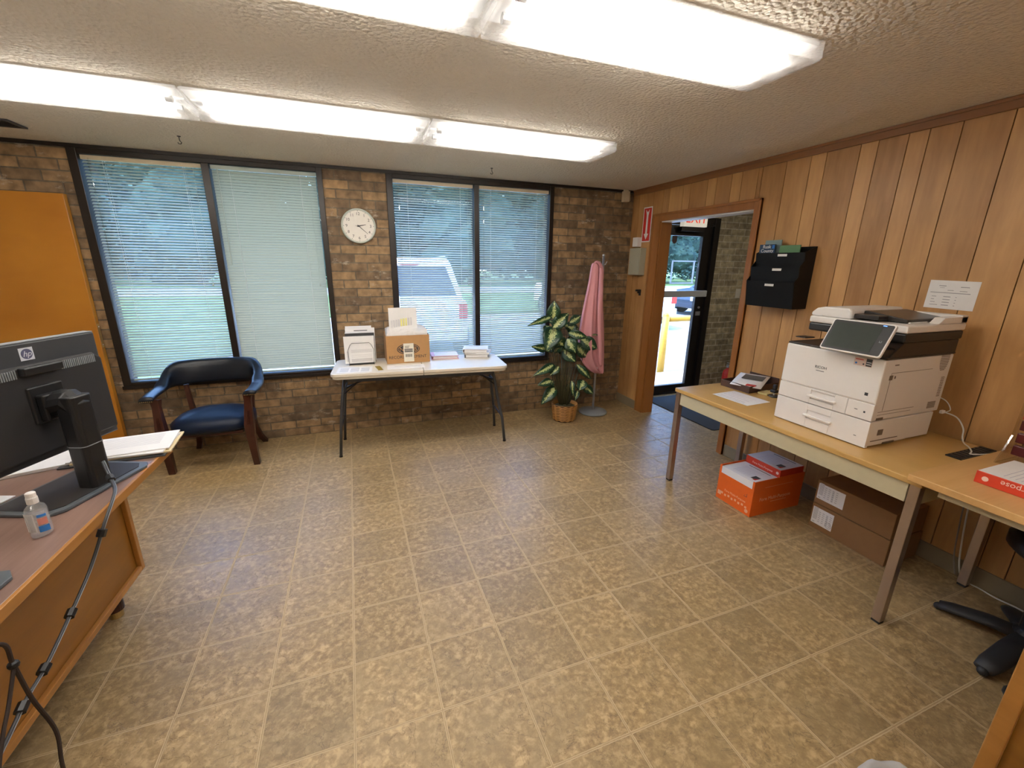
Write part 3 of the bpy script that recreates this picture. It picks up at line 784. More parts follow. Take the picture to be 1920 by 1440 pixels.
# barrel back: one padded band sweeping from arm to arm
m = MB(); path = []
n = 44
for i in range(n+1):
    u = -1 + 2*i/n; a = abs(u); s = 1 if u >= 0 else -1
    if a > .55:      # arms
        w = (a-.55)/.45
        x = s*(.335-.015*w**2+.0*w); y = .06 - .335*w
        if w > .0: x = s*(.325 + .01*sin(w*pi))
        zc = .617+.012*(1-w); hh = .020; th = .045 - .003*w
        if w < .35: q = 1-w/.35; zc += .035*q*q; hh += .035*q*q
    else:
        q = a/.55; ang = q*pi/2
        x = s*.325*sin(ang)**.85 if ang > 0 else 0
        y = .06 + .20*cos(ang)**.9 if q < 1 else .06
        top = .800 - .10*max(0, (q-.55)/.45)**2; bot = .605 - .0*q
        zc = (top+bot)/2; hh = (top-bot)/2; th = .036
    path.append((x, y, zc, hh, th))
rings = []
for i, (x, y, zc, hh, th) in enumerate(path):
    x0, y0 = path[max(0, i-1)][:2]; x1, y1 = path[min(n, i+1)][:2]
    d = Vector((x1-x0, y1-y0, 0)).normalized(); nn = Vector((d.y, -d.x, 0))
    ring = []
    for k in range(16):
        a = 2*pi*k/16; c, s = cos(a), sin(a); q = 2.8
        r = (abs(c)**q+abs(s)**q)**(-1/q)
        lean = .10*(r*s*hh) if hh > .06 else 0
        ring.append(m.bm.verts.new(Vector((x, y+lean*1.5, zc)) + nn*(r*c*th) + Vector((0, 0, r*s*hh))))
    rings.append(ring)
for i in range(n):
    for k in range(16): m._f([rings[i][k], rings[i][(k+1) % 16], rings[i+1][(k+1) % 16], rings[i+1][k]])
m._f(rings[0][::-1]); m._f(rings[-1])
bk = L(m, 'backrest', M_leatherb, smooth=True)
for s in (-1, 1):
    m = MB()
    for k in range(7): m.blob((s*.325+(-.034+k*.0113), -.277, .606), .0042, 1)
    L(m, 'nail_trim', M_brass).parent = bk

# ================================================================== FOLDING TABLE + THINGS ON IT
FT = (.53, 3.715, 0); FA = radians(-4.5); TZ = .74
t = thing('folding_table', 'ivory plastic folding table with dark tube legs by right window', 'folding table', FT, FA)
def rrect(x0, x1, y0, y1, r, n=5):
    pts = []
    for cx_, cy_, a0 in ((x1-r, y0+r, -pi/2), (x1-r, y1-r, 0), (x0+r, y1-r, pi/2), (x0+r, y0+r, pi)):
        for k in range(n+1):
            a = a0 + pi/2*k/n; pts.append((cx_+r*cos(a), cy_+r*sin(a)))
    return pts
for s in (-1, 1):
    m = MB(); a, b = (-.725, -.002) if s < 0 else (.002, .725)
    pts = [p for p in rrect(a, b, -.275, .275, .05)]
    if s < 0: pts = [(x, y) for x, y in pts if not (x > b-.06)] ; pts = [(b, -.275)] + [(b, .275)] + pts[0:] if False else pts
    q = rrect(-.725, .725, -.275, .275, .05)
    half = [(x, y) for x, y in q if x*s > 0]
    if s > 0: half = [(.002, -.275)] + half + [(.002, .275)]
    else: half = [(-.002, .275)] + half + [(-.002, -.275)]
    m.prism(half, .026, Matrix.Translation((0, 0, TZ-.026)))
    inner = [(x*.985 if abs(x) > .1 else x, y*.96) for x, y in half]
    m.prism(inner, .022, Matrix.Translation((0, 0, TZ-.048)))
    L(m, 'tabletop_half', M_tabletop, bevel=.004)
for s in (-1, 1):
    for f in (-1, 1):
        m = MB(); m.tube([(s*.62, f*.10, TZ-.05), (s*.655, f*.10, .52), (s*.67, f*.11, .40), (s*.70, f*.17, .22), (s*.715, f*.20, .006)] if s > 0 else
                         [(s*.63, f*.12, TZ-.05), (s*.665, f*.14, .5), (s*.69, f*.16, .3), (s*.715, f*.19, .006)], .0125, 10)
        lg = L(m, 'leg', M_dgrey, smooth=True)
        m = MB(); p = (s*.715, f*(.20 if s > 0 else .19)); m.tube([(p[0], p[1], .0), (p[0], p[1], .012)], .0145, 10)
        L(m, 'foot_cap', M_black).parent = lg
    m = MB(); m.tube([(s*.695, -.16 if s > 0 else -.17, .24), (s*.695, .16 if s > 0 else .17, .24)], .008, 8); m.tube([(s*.645, -.105 if s > 0 else -.13, .56), (s*.645, .105 if s > 0 else .13, .56)], .008, 8)
    m.tube([(s*.65, 0, .55), (s*.48, 0, .62), (s*.24, 0, TZ-.055)], .008, 8); m.tube([(s*.655, .08, .52), (s*.56, .01, .585)], .006, 8); m.tube([(s*.655, -.08, .52), (s*.56, -.01, .585)], .006, 8)
    m.tube([(s*.24, -.05, TZ-.06), (s*.24, .05, TZ-.06)], .007, 8); m.box(s*.24-.02, s*.24+.02, -.06, -.05, TZ-.09, TZ-.045); m.box(s*.24-.02, s*.24+.02, .05, .06, TZ-.09, TZ-.045)
    L(m, 'leg_brace', M_black)
m = MB()
for f in (-1, 1): m.box(-.60, .60, f*.255-.006, f*.255+.006, TZ-.072, TZ-.048)
L(m, 'side_rail', M_black)
T2 = mat_at(FT, FA)
def on_t(x, y, z=0): return T2 @ Vector((x, y, TZ+z))
def sheet(name, label, cat, c, w, d, rz, mat, z, lines=(), group=None, th=.0012, inkm=None, curl=0):
    """a flat sheet lying at world point c with printed lines as one child"""
    th_ = thing(name, label, cat, (c[0], c[1], z), rz, group)
    m = MB(); m.box(-w/2, w/2, -d/2, d/2, .0003, th); build('sheet', m, mat, th_, local=True)
    if lines:
        m = MB()
        for (x0, x1, y0, y1) in lines: m.box(x0*w, x1*w, y0*d, y1*d, th, th+.0003)
        build('print', m, inkm or M_paper2, th_, local=True)
    return th_
# wire file rack with documents
rx, ry = .035, 3.845
t = thing('file_rack', 'black wire file rack at left end of folding table', 'file rack', (rx, ry, TZ))
m = MB()
for dy in (-.06, 0, .06):
    h = .19 if dy < .05 else .22
    m.tube([(rx-.10, ry+dy, TZ+.004), (rx-.105, ry+dy, TZ+.13), (rx-.085, ry+dy, TZ+h-.015), (rx-.07, ry+dy, TZ+h), (rx+.07, ry+dy, TZ+h), (rx+.085, ry+dy, TZ+h-.015), (rx+.105, ry+dy, TZ+.13), (rx+.10, ry+dy, TZ+.004)], .002, 6)
build('divider', m, M_black, t)
m = MB(); m.tube([(rx-.10, ry-.075, TZ+.003), (rx-.10, ry+.07, TZ+.003)], .0025, 6); m.tube([(rx+.10, ry-.075, TZ+.003), (rx+.10, ry+.07, TZ+.003)], .0025, 6); m.box(rx-.1, rx+.1, ry-.06, ry+.06, TZ+.006, TZ+.012)
build('base', m, M_black, t)
docs = [(-.048, .245, .235, M_paper, 'white printed form at front of wire file rack', -.01, .02), (-.028, .235, .258, M_dgrey, 'dark folder second from front in wire file rack', 0, .012),
        (-.010, .235, .262, M_paper, 'white leaflets in middle of wire file rack', 0, .03), (.014, .22, .262, M_paper, 'white folded papers behind middle divider of wire rack', .0, .018),
        (.034, .24, .292, M_paper, 'taller white papers at back of wire file rack', .006, .02), (.072, .215, .305, M_paper, 'tallest white papers at the very back of file rack', -.005, .018)]
for k, (dy, w, h, mt, lb, dx, th) in enumerate(docs):
    m = MB(); x = rx+dx; th *= .5
    m.box(x-w/2, x+w/2, ry+dy, ry+dy+th, TZ+.014, TZ+.012+h)
    o = tag(build('document', m, mt, origin=(x, ry+dy, TZ+.014), bevel=.0008), lb, 'document', 'documents in the wire rack')
    if k == 0:
        m = MB(); y = ry+dy
        for r in range(5): m.box(x-.07, x+.10, y-.0005, y-.0001, TZ+.13-r*.006, TZ+.1325-r*.006)
        for r in range(3): m.box(x-.07, x+.10, y-.0005, y-.0001, TZ+.085-r*.011, TZ+.088-r*.011)
        m.box(x-.07, x+.10, y-.0005, y-.0001, TZ+.028, TZ+.055); m.box(x-.06, x+.03, y-.0005, y-.0001, TZ+.196, TZ+.198)
        m.box(x-.105, x-.095, y-.0005, y-.0001, TZ+.03, TZ+.12)
        build('print', m, flat('pale_print', (.62, .60, .60), .8), o)
    if k == 4:
        m = MB(); m.box(x-.05, x+.06, ry+dy-.0005, ry+dy-.0001, TZ+h-.012, TZ+h-.006); build('print', m, M_dgrey, o)

# record box full of papers
bx0, bx1, by0, by1 = .243, .613, 3.742, 4.03; bh = .245
t = thing('cardboard_box', 'brown cardboard record box with oval logo, overflowing with papers', 'cardboard box', ((bx0+bx1)/2, (by0+by1)/2, TZ))
m = MB(); w = .004
m.box(bx0, bx1, by0, by0+w, TZ+.001, TZ+bh); m.box(bx0, bx1, by1-w, by1, TZ+.001, TZ+bh); m.box(bx0, bx0+w, by0+w, by1-w, TZ+.001, TZ+bh); m.box(bx1-w, bx1, by0+w, by1-w, TZ+.001, TZ+bh)
m.box(bx0+w, bx1-w, by0+w, by1-w, TZ+.001, TZ+.006)
bx = build('carton', m, M_card, t)
m = MB(); cxb = (bx0+bx1)/2; y = by0-.0004
def ell(a, b, n=32): return [(a*cos(2*pi*k/n), b*sin(2*pi*k/n)) for k in range(n)]
Mf = Matrix.Translation((cxb, y, TZ+.125)) @ Matrix.Rotation(pi/2, 4, 'X')
m.prism(ell(.098, .048), .0003, Mf); m.mi = 1; m.prism(ell(.091, .041), .0006, Mf); m.mi = 0; m.prism(ell(.086, .036), .0009, Mf)
m.mi = 1; m.text('N', .052, (cxb-.058, y-.001, TZ+.123), (1, 0, 0), (0, 0, 1)); m.text('B', .052, (cxb+.058, y-.001, TZ+.123), (1, 0, 0), (0, 0, 1))
m.mi = 0; m.text('RECORD', .036, (cxb-.098, y-.0004, TZ+.055), (1, 0, 0), (0, 0, 1)); m.text('EMENT', .036, (cxb+.098, y-.0004, TZ+.055), (1, 0, 0), (0, 0, 1))
build('lettering', m, [M_ink, M_card], t)
m = MB(); m.box(cxb-.042, cxb+.045, by0-.003, by0-.0015, TZ+.012, TZ+.175)
st = build('shipping_label', m, flat('label_white', (.78, .74, .64), .6), t)
m = MB(); y = by0-.0034
for r in range(3): m.box(cxb-.03, cxb+.01-.004*r, y, y+.0003, TZ+.15-r*.008, TZ+.153-r*.008)
for r in range(3): m.box(cxb-.035, cxb+.036, y, y+.0003, TZ+.098+r*.011, TZ+.105+r*.011)
for k in range(14): m.box(cxb-.03+k*.0044, cxb-.03+k*.0044+.0012*(1+k % 3), y, y+.0003, TZ+.055, TZ+.08)
build('print', m, M_ink, st)
m = MB(); rnd = random.Random(3)
papers = [(.250, .600, .01, .262, M_paper), (.26, .605, .04, .275, M_paper), (.255, .59, .08, .28, M_paper), (.262, .606, .12, .292, M_paper), (.26, .60, .16, .285, M_paper), (.27, .605, .2, .30, M_paper), (.258, .60, .24, .28, M_paper)]
for k, (a, b, dy, h, mt) in enumerate(papers):
    m = MB(); y = by0+.008+dy; n = 14; top = [h + .010*sin(k*2.1+j*.9) + .012*sin(pi*j/n) for j in range(n+1)]
    fr = [(a+(b-a)*j/n, y, TZ+.2) for j in range(n+1)]; tp = [(a+(b-a)*j/n, y-.004+.006*sin(j), TZ+top[j]) for j in range(n+1)]
    fb = [(p[0], p[1]+.022, p[2]) for p in fr]; tb = [(p[0], p[1]+.026, p[2]-.004) for p in tp]
    m.grid([fr, tp, tb, fb])
    m.poly([fr[0], tp[0], tb[0], fb[0]]); m.poly([fr[-1], tp[-1], tb[-1], fb[-1]]); m.grid([fb, fr])
    tag(build('paper_bundle', m, mt, origin=((a+b)/2, y, TZ+.2), smooth=False), ['frontmost white papers', 'second row of white papers', 'third row of papers', 'fourth row of crumpled papers', 'fifth row of papers', 'sixth row of papers', 'rearmost papers'][k] + ' standing in the record box', 'papers', 'papers standing in the record box')
t = thing('loose_sheet', 'tall white sheet with yellow marks standing up out of record box', 'sheet of paper', (.405, 3.80, TZ+.2))
m = MB(); rows = []
for i in range(9):
    v = i/8; rows.append([(.283+.242*u - .0*v, 3.815+.02*sin(pi*u)-.03*v*v+.04*v, TZ+.19+.285*v) for u in [j/6 for j in range(7)]])
m.grid(rows); o = build('sheet', m, M_paper, t); s_ = o.modifiers.new('s', 'SOLIDIFY'); s_.thickness = .001
m = MB()
for k in range(9):
    m.mi = 1 if 4 <= k <= 6 else 0
    x = .30+k*.021; y = 3.815+.02*sin(pi*(x-.283)/.242)+.013-.004
    m.box(x, x+.012, y-.002, y-.0012, TZ+.305+.002*k, TZ+.365+.003*k)
build('print', m, [flat('pale_print2', (.66, .64, .66), .8), M_yellowh], t)

# binders
def binder(name, label, c, rz, w, d, h, mat, sheets=.9, pages=M_paper, top=None):
    b = thing(name, label, 'binder', c, rz)
    m = MB(); m.box(-w/2, w/2, -d/2, d/2, .0005, .003); m.box(-w/2, w/2, -d/2, d/2, h-.003, h); m.box(-w/2, -w/2+.003, -d/2, d/2, .003, h-.003)
    build('cover', m, mat, b, local=True, bevel=.001)
    m = MB(); m.box(-w/2+.014, w/2-.012, -d/2+.007, d/2-.007, .0035, h-.0038)
    build('pages', m, pages, b, local=True)
    if top:
        m = MB(); m.box(-w/2+.03, w/2-.004, -d/2+.006, d/2-.006, h+.0003, h+.0015)
        tp = build('cover_insert', m, M_paper, b, local=True)
        m = MB(); m.box(-w/2+.05, w/2-.09, d/2-.05, d/2-.042, h+.0015, h+.0018); build('print', m, M_paper2, tp, local=True)
    return b
binder('ring_binder', 'flat pink-spined binder lying right of the record box', (.775, 3.90, TZ), radians(-6), .25, .20, .03, M_pinkp, top=True)
binder('ring_binder', 'lower grey-white binder of stack at right end of folding table', (1.075, 3.865, TZ), radians(-12), .23, .19, .032, flat('grey_vinyl', (.50, .46, .44), .45))
sheet('paper_stack', 'loose white papers beneath the bulging binder on table right end', 'papers', (1.10, 3.875), .235, .20, radians(-24), M_paper, TZ+.0325, th=.012)
binder('ring_binder', 'upper bulging white binder atop stack at table right end', (1.075, 3.875, TZ+.045), radians(-18), .235, .19, .034, M_white, top=True)
# loose sheets and brass plate
LN = [(-.42, .1, .36, .40)] + [(-.42+.3*c, -.18+.3*c, -.35+.13*r, -.28+.13*r) for c in range(3) for r in range(5)]
sheet('form_sheet', 'printed form lying flat in front of wire file rack', 'sheet of paper', (-.025, 3.62), .27, .20, radians(-5), M_paper, TZ, LN, inkm=flat('mid_print', (.5, .5, .52), .8))
sheet('form_sheet', 'printed form lying flat in front of record box', 'sheet of paper', (.385, 3.61), .31, .14, radians(-3), M_paper, TZ, [(-.3, .4, .2, .24), (-.3, .4, .05, .09), (0, .42, -.1, -.06)], inkm=flat('mid_print2', (.6, .6, .6), .8))
m = MB(); m.box(-.02, .02, -.075, .075, 0, .003); o = build('name_plate', m, M_gold, bevel=.001); o.location = (.165, 3.61, TZ+.0005); o.rotation_euler = (0, 0, radians(8))
tag(o, 'narrow gold-coloured plate lying between the two flat sheets', 'plate')

# ================================================================== PLANT
px, py = 2.022, 3.80
def W(u, v, y):   # design-time helper: photo-measured direction through (u,v) met with depth y
    d = ((u-960)/794.07, (v-720)/794.07, 1.0)
    X = RW[0][0]*d[0]+RW[1][0]*d[1]+RW[2][0]; Y = RW[0][1]*d[0]+RW[1][1]*d[1]+RW[2][1]; Z = RW[0][2]*d[0]+RW[1][2]*d[1]+RW[2][2]
    k = y/Y
    return Vector((X*k, y, 1.595+Z*k))
t = thing('potted_plant', 'potted plant with cream and green variegated leaves in basket', 'plant', (px, py, 0))
m = MB(); prof = []
nz = 9
prof = [(.106, .001), (.113, .004)]
for k in range(nz):
    z = .012 + k*.0185; r = .116 + .020*(k/nz)
    prof += [(r-.007, z), (r+.004, z+.0035), (r+.005, z+.0085), (r-.007, z+.012)]
prof += [(.138, .183), (.134, .186), (.126, .183), (.118, .150)]
rings = []
for r, z in prof:
    ring = []
    for k in range(72):
        a = 2*pi*k/72; wv = .0045*sin(12*a) if .01 < z < .18 else 0
        ring.append(m.bm.verts.new(Vector((px+cos(a)*r, py+sin(a)*r, z+wv))))
    rings.append(ring)
for i in range(len(rings)-1):
    for k in range(72):
        f = m._f([rings[i][k], rings[i][(k+1) % 72], rings[i+1][(k+1) % 72], rings[i+1][k]])
        if (i-1) % 4 in (0, ) and 1 <= i < 38 and f: f.material_index = 1
m._f(rings[0][::-1])
bmk = build('basket', m, [M_basket, M_basketd], t, smooth=True)
m = MB(); m.lathe([(.112, .150), (.10, .158), (.05, .165), (.01, .167)], 20, Matrix.Translation((px, py, 0)))
build('moss', m, M_soil, t, smooth=True)
Z = 6.26
def q(a, b): return (990+a/Z, 560+b/Z)
leaves = [((300, 240), (310, 25), 125, 0), ((275, 215), (5, 315), 62, -.12), ((290, 345), (480, 170), 120, .0), ((490, 285), (625, 200), 85, .0), ((325, 335), (215, 610), 180, -.16),
          ((215, 590), (45, 560), 78, -.1), ((470, 400), (700, 455), 85, -.10), ((460, 470), (560, 640), 130, -.16), ((620, 470), (815, 590), 130, -.12), ((420, 600), (560, 745), 120, -.12),
          ((715, 435), (875, 450), 28, .0), ((570, 560), (700, 690), 110, -.02), ((310, 775), (65, 905), 82, -.10), ((365, 795), (260, 900), 78, -.05), ((570, 770), (745, 950), 70, -.06),
          ((275, 965), (115, 1015), 80, -.05), ((325, 1035), (155, 1240), 115, -.14), ((515, 960), (530, 1150), 52, -.06), ((660, 960), (600, 1080), 110, -.10), ((640, 1010), (770, 1120), 85, -.08),
          ((585, 1080), (555, 1195), 55, -.10), ((390, 330), (240, 250), 70, .05), ((330, 460), (420, 560), 120, .02), ((380, 420), (250, 520), 110, .05), ((400, 520), (300, 640), 90, .06), ((500, 430), (520, 560), 100, .05),
          ((250, 320), (190, 400), 80, .04), ((430, 310), (540, 340), 90, .05), ((340, 250), (440, 320), 90, .05), ((230, 420), (330, 560), 110, .06), ((460, 330), (600, 360), 80, .03), ((520, 520), (640, 640), 110, .04), ((350, 560), (470, 640), 100, .05), ((540, 300), (480, 420), 90, .06),
          ((300, 560), (215, 620), 80, .05), ((250, 770), (330, 850), 60, .05), ((480, 1000), (450, 1090), 60, .05), ((300, 960), (240, 1020), 70, .05), ((560, 1010), (620, 1040), 70, .04), ((380, 180), (400, 260), 80, .05), ((280, 810), (225, 870), 60, .04), ((600, 800), (640, 840), 70, .03)]
m0 = MB(); rndl = random.Random(4)
for i, (b, e, w, dy) in enumerate(leaves):
    yb = py + rndl.uniform(-.03, .05) + max(dy, 0); B = W(*q(*b), yb); E = W(*q(*e), yb + dy*.6 + rndl.uniform(-.02, .02))
    wid = w/Z*.0054*.5*1.35
    Lv = E-B; Ln = Lv.length; d = Lv.normalized()
    view = Vector((0, 0, 1.595))-((B+E)/2); view.normalize()
    side = d.cross(view).normalized(); nrm = side.cross(d).normalized()
    if w < 40: side = (side*.4+nrm*.9).normalized(); nrm = side.cross(d).normalized()
    m = MB(); rl = m.bm.verts.layers.float.new('rib'); rows = []
    nl = 12
    for a in range(nl+1):
        u = a/nl; ww = wid*(sin(pi*u**.82)**.8)*(1.06-.25*u) + (.0008 if a in (0, nl) else 0)
        row = []
        for s in (-1, -.66, -.33, 0, .33, .66, 1):
            p = B + Lv*u + side*ww*s + nrm*(abs(s)*ww*.28 + Ln*.10*sin(pi*u) - .05*Ln*u*u) + nrm*.003*sin(9*u+s*3)
            v_ = m.bm.verts.new(p); v_[rl] = max(0, (1-abs(s)*1.0))*.72*(1-.3*u); row.append(v_)
        rows.append(row)
    for a in range(nl):
        for k in range(6): m._f([rows[a][k], rows[a][k+1], rows[a+1][k+1], rows[a+1][k]])
    o = build('leaf', m, M_leaf, t, smooth=True)
    s_ = o.modifiers.new('s', 'SOLIDIFY'); s_.thickness = .0012
    # petiole
    lo = B.z < .52
    base = Vector((px + (B.x-px)*.22, py+.01, .16)); mid = (base+B)/2 + Vector(((B.x-px)*.10, .01, .10 if lo else .03))
    pts = []
    for k in range(9):
        u = k/8; pts.append(base*(1-u)**2 + mid*2*u*(1-u) + B*u*u)
    m0.tube(pts, [.0045-.0022*k/8 for k in range(9)], 6)
for k in range(4):
    a = k*1.7; m0.tube([(px+.03*cos(a), py+.03*sin(a), .155), (px+.05*cos(a), py+.03*sin(a), .4), (px+.06*cos(a), py+.03*sin(a), .66)], [.006, .006, .004], 8)
build('stems', m0, M_stem, t, smooth=True)

# ================================================================== COAT STAND AND COAT
sx, sy = 2.435, 3.90
t = thing('coat_stand', 'grey metal coat stand with round weighted base in the corner', 'coat stand', (sx, sy, 0))
m = MB(); m.lathe([(.150, .001), (.156, .006), (.156, .016), (.150, .023), (.10, .030), (.04, .036), (.018, .038)], 40, Matrix.Translation((sx, sy, 0))); build('base', m, M_grey, t, smooth=True)
m = MB(); m.tube([(sx, sy, .036), (sx+.006, sy, 1.69)], .0125, 12); build('pole', m, M_steel, t, smooth=True)
m = MB()
for a in (10, 100, 190, 280):
    c, s = cos(radians(a)), sin(radians(a)); m.tube([(sx+.006, sy, 1.60), (sx+.006+.03*c, sy+.03*s, 1.60), (sx+.006+.05*c, sy+.05*s, 1.63)], .004, 6)
m.blob((sx+.006, sy, 1.69), .015, 2)
build('hooks', m, M_steel, t)
# coat : draped folds
m = MB(); rows = []
prof = [  # (v, left u, right u)   silhouette measured on the photo
 (492, 1113, 1122), (497, 1110, 1128), (508, 1108, 1131), (530, 1105, 1131), (556, 1099, 1130), (590, 1092, 1132), (620, 1087, 1132), (650, 1084, 1131), (668, 1087, 1130), (684, 1096, 1129), (692, 1104, 1128), (700, 1117, 1127)]
for (v, l, r) in prof:
    A = W(l, v, 3.86); Bq = W(r, v, 3.86); cx_ = (A.x+Bq.x)/2; hw = (Bq.x-A.x)/2
    row = []
    for k in range(56):
        a = 2*pi*k/56; f = (v-490)/200
        fold = 1 + (.16*sin(7*a+.8*f) + .12*sin(12*a+2.5*f+1))*min(1, .25+f)
        yy = sin(a)*(.030+.055*min(f, .8)) * (1+(.45*sin(6*a+f)+.3*sin(11*a-2*f))*min(1, f+.3))
        row.append((cx_+cos(a)*hw*(1 if abs(cos(a)) > .93 else fold), 3.872+yy, (A.z+Bq.z)/2 + .008*sin(3*a)*f))
    rows.append(row)
vv = [[m.bm.verts.new(Vector(p)) for p in r] for r in rows]
for i in range(len(vv)-1):
    for k in range(56): m._f([vv[i][k], vv[i][(k+1) % 56], vv[i+1][(k+1) % 56], vv[i+1][k]])
m._f(vv[0][::-1]); m._f(vv[-1])
ct = thing('coat', 'pink jacket hanging on the coat stand beside potted plant', 'coat', (2.36, 3.87, .5))
build('body', m, M_pink, ct, smooth=True, sub=1)
m = MB(); pts = [W(1126, 500, 3.80), W(1128, 520, 3.785), W(1126, 560, 3.77), W(1123, 610, 3.775), W(1127, 660, 3.78), W(1126, 690, 3.785)]
m.tube(pts, [.012, .025, .030, .026, .028, .022], 10, flat=.7)
build('sleeve', m, M_pink, ct, smooth=True, sub=1)
m = MB(); m.tube([W(1114, 494, 3.85), W(1118, 489, 3.83), W(1127, 495, 3.83), W(1131, 505, 3.84), W(1129, 535, 3.82)], [.010, .016, .016, .012, .012], 8)
build('collar', m, M_pink, ct, smooth=True, sub=1)
m = MB(); P_ = W(1119, 690, 3.782); m.box(P_.x-.015, P_.x+.012, 3.778, 3.781, P_.z-.01, P_.z+.012); build('hem_patch', m, flat('pale_patch', (.62, .36, .38), .7), ct)

# ================================================================== CORNER WALL THINGS
xw = XR-.0012
m = MB(); m.box(2.79, 2.86, YB-.075, YB-.022, H-.125, H-.018); m.box(2.80, 2.85, YB-.085, YB-.075, H-.115, H-.05); m.box(2.80, 2.85, YB-.06, YB-.03, H-.018, H-.001)
tag(build('motion_sensor', m, M_beige, bevel=.006, origin=(2.825, YB-.05, H-.12)), 'small beige sensor box in ceiling corner', 'sensor')
t = thing('arrow_sign', 'red and white fire extinguisher arrow sign on panelled corner wall', 'sign', (XR, 3.935, 1.84))
m = MB(); m.box(xw-.002, xw, 3.865, 4.005, 1.835, 2.18); build('backing', m, M_paper, t)
m = MB(); m.box(xw-.0026, xw-.002, 3.876, 3.994, 1.846, 2.169); build('red_field', m, M_red, t)
m = MB()
m.prism([(-.014, .09), (-.014, -.09), (-.038, -.09), (0, -.148), (.038, -.09), (.014, -.09), (.014, .09), (.030, .148), (0, .12), (-.030, .148)], .0006,
        Matrix(((0, 0, -1, xw-.0026), (-1, 0, 0, 3.935), (0, 1, 0, 2.008), (0, 0, 0, 1))))
build('arrow', m, M_paper, t)
t = thing('electrical_box', 'grey-green metal wall box beside entrance opening', 'electrical box', (XR, 3.995, 1.50))
m = MB(); m.box(XR-.075, XR-.0012, 3.905, 4.09, 1.495, 1.775); build('case', m, M_greybox, t, bevel=.003)
m = MB(); m.box(XR-.081, XR-.0765, 3.91, 4.085, 1.50, 1.77); d_ = build('cover', m, M_greybox, t, bevel=.002)
m = MB(); m.lathe([(.008, 0), (.008, .006)], 10, Matrix.Translation((XR-.081, 4.07, 1.63)) @ Matrix.Rotation(-pi/2, 4, 'Y')); build('latch', m, M_steel, d_)
m = MB(); m.box(XR-.055, XR-.0012, 4.0, 4.085, 1.79, 1.885); tag(build('notice_holder', m, M_paper, bevel=.003, origin=(XR, 4.04, 1.79)), 'small white box mounted above grey-green wall box', 'box')
t = thing('wall_hook', 'black coat hook bracket on panelling below grey-green box', 'hook', (XR, 3.95, 1.30))
m = MB(); m.box(XR-.010, XR-.0012, 3.93, 3.96, 1.28, 1.345); build('plate', m, M_black, t, bevel=.002)
m = MB(); m.box(XR-.06, XR-.0105, 3.935, 3.955, 1.325, 1.345); m.box(XR-.035, XR-.0105, 3.938, 3.952, 1.305, 1.326); build('arm', m, M_black, t, bevel=.002)

# vestibule things
t = thing('entrance_fill_lamp', 'added round ceiling lamp, unseen, brightening the entrance brick', 'ceiling light', (4.3, 3.2, H-.07))  # unseen lamp, added to brighten the brick around the entrance
m = MB(); m.lathe([(.14, H-.02), (.14, H-.001)], 28, Matrix.Translation((4.3, 3.2, 0))); build('housing', m, M_white2, t)
m = MB(); m.lathe([(.04, H-.075), (.10, H-.06), (.13, H-.021)], 28, Matrix.Translation((4.3, 3.2, 0))); build('globe', m, emis('fill_lamp_globe', (1.0, .93, .80), 14.0), t, smooth=True)
t = thing('exit_sign', 'white sign with red EXIT letters above glass door', 'exit sign', (3.79, YB-.04, 2.06))
m = MB(); m.box(3.62, 3.95, YB-.075, YB-.002, 2.035, 2.205); build('case', m, M_exitw, t, bevel=.004)
m = MB(); m.text('EXIT', .15, (3.785, YB-.0765, 2.12), (1, 0, 0), (0, 0, 1), depth=.001); build('lettering', m, M_exitr, t)
t = thing('light_switch', 'ivory light switch on brick beside glass door', 'light switch', (4.66, YB, 1.21))
m = MB(); m.box(4.625, 4.70, YB-.008, YB-.0008, 1.21, 1.325); build('plate', m, M_tabletop, t, bevel=.002)
m = MB(); m.box(4.656, 4.668, YB-.018, YB-.0085, 1.255, 1.28); build('toggle', m, M_tabletop, t, bevel=.002)
t = thing('fire_extinguisher', 'small red fire extinguisher behind brown tray in entrance', 'fire extinguisher', (4.53, 4.06, 0))
m = MB(); Me = Matrix.Translation((4.53, 4.06, 0)); m.lathe([(.05, .001), (.056, .01), (.056, .25), (.045, .29), (.02, .31), (.018, .33)], 24, Me); build('cylinder', m, M_red, t, smooth=True)
m = MB(); m.lathe([(.022, .33), (.022, .36)], 12, Me); m.box(4.52, 4.54, 3.97, 4.08, .36, .372); m.box(4.52, 4.54, 3.98, 4.08, .385, .395); build('valve', m, M_steel, t, bevel=.002)
m = MB(); m.tube([(4.55, 4.06, .34), (4.60, 4.04, .32), (4.605, 4.04, .2), (4.59, 4.05, .1)], .009, 8); build('hose', m, M_black, t)
m = MB(); m.prism([(x, y) for x, y in rrect(3.30, 4.40, 3.02, 4.12, .03)], .009, Matrix.Translation((0, 0, .0008)))
tag(build('door_mat', m, M_mat, origin=(3.9, 3.6, 0)), 'charcoal door mat inside the glass entrance', 'door mat')
t = thing('door_notice', 'white-framed clear notice holder on upper glass of door', 'notice', (3.82, YB+.03, 1.45))
m = MB(); y0, y1 = YB+.033, YB+.0395; a, b, c, d = 3.60, 3.955, 1.39, 1.66
m.box(a, b, y0, y1, d-.014, d); m.box(a, b, y0, y1, c, c+.014); m.box(a, a+.018, y0, y1, c+.014, d-.014); m.box(b-.03, b-.012, y0, y1, c+.014, d-.014)
build('frame', m, milky('frosted_white', (.9, .9, .9), .8), t)
m = MB(); m.prism([(-.035, .04), (-.035, -.02), (-.015, -.045), (.015, -.045), (.035, -.02), (.035, .04)], .003, Matrix(((1, 0, 0, 3.60), (0, 0, 1, YB+.035), (0, 1, 0, 1.895), (0, 0, 0, 1))))
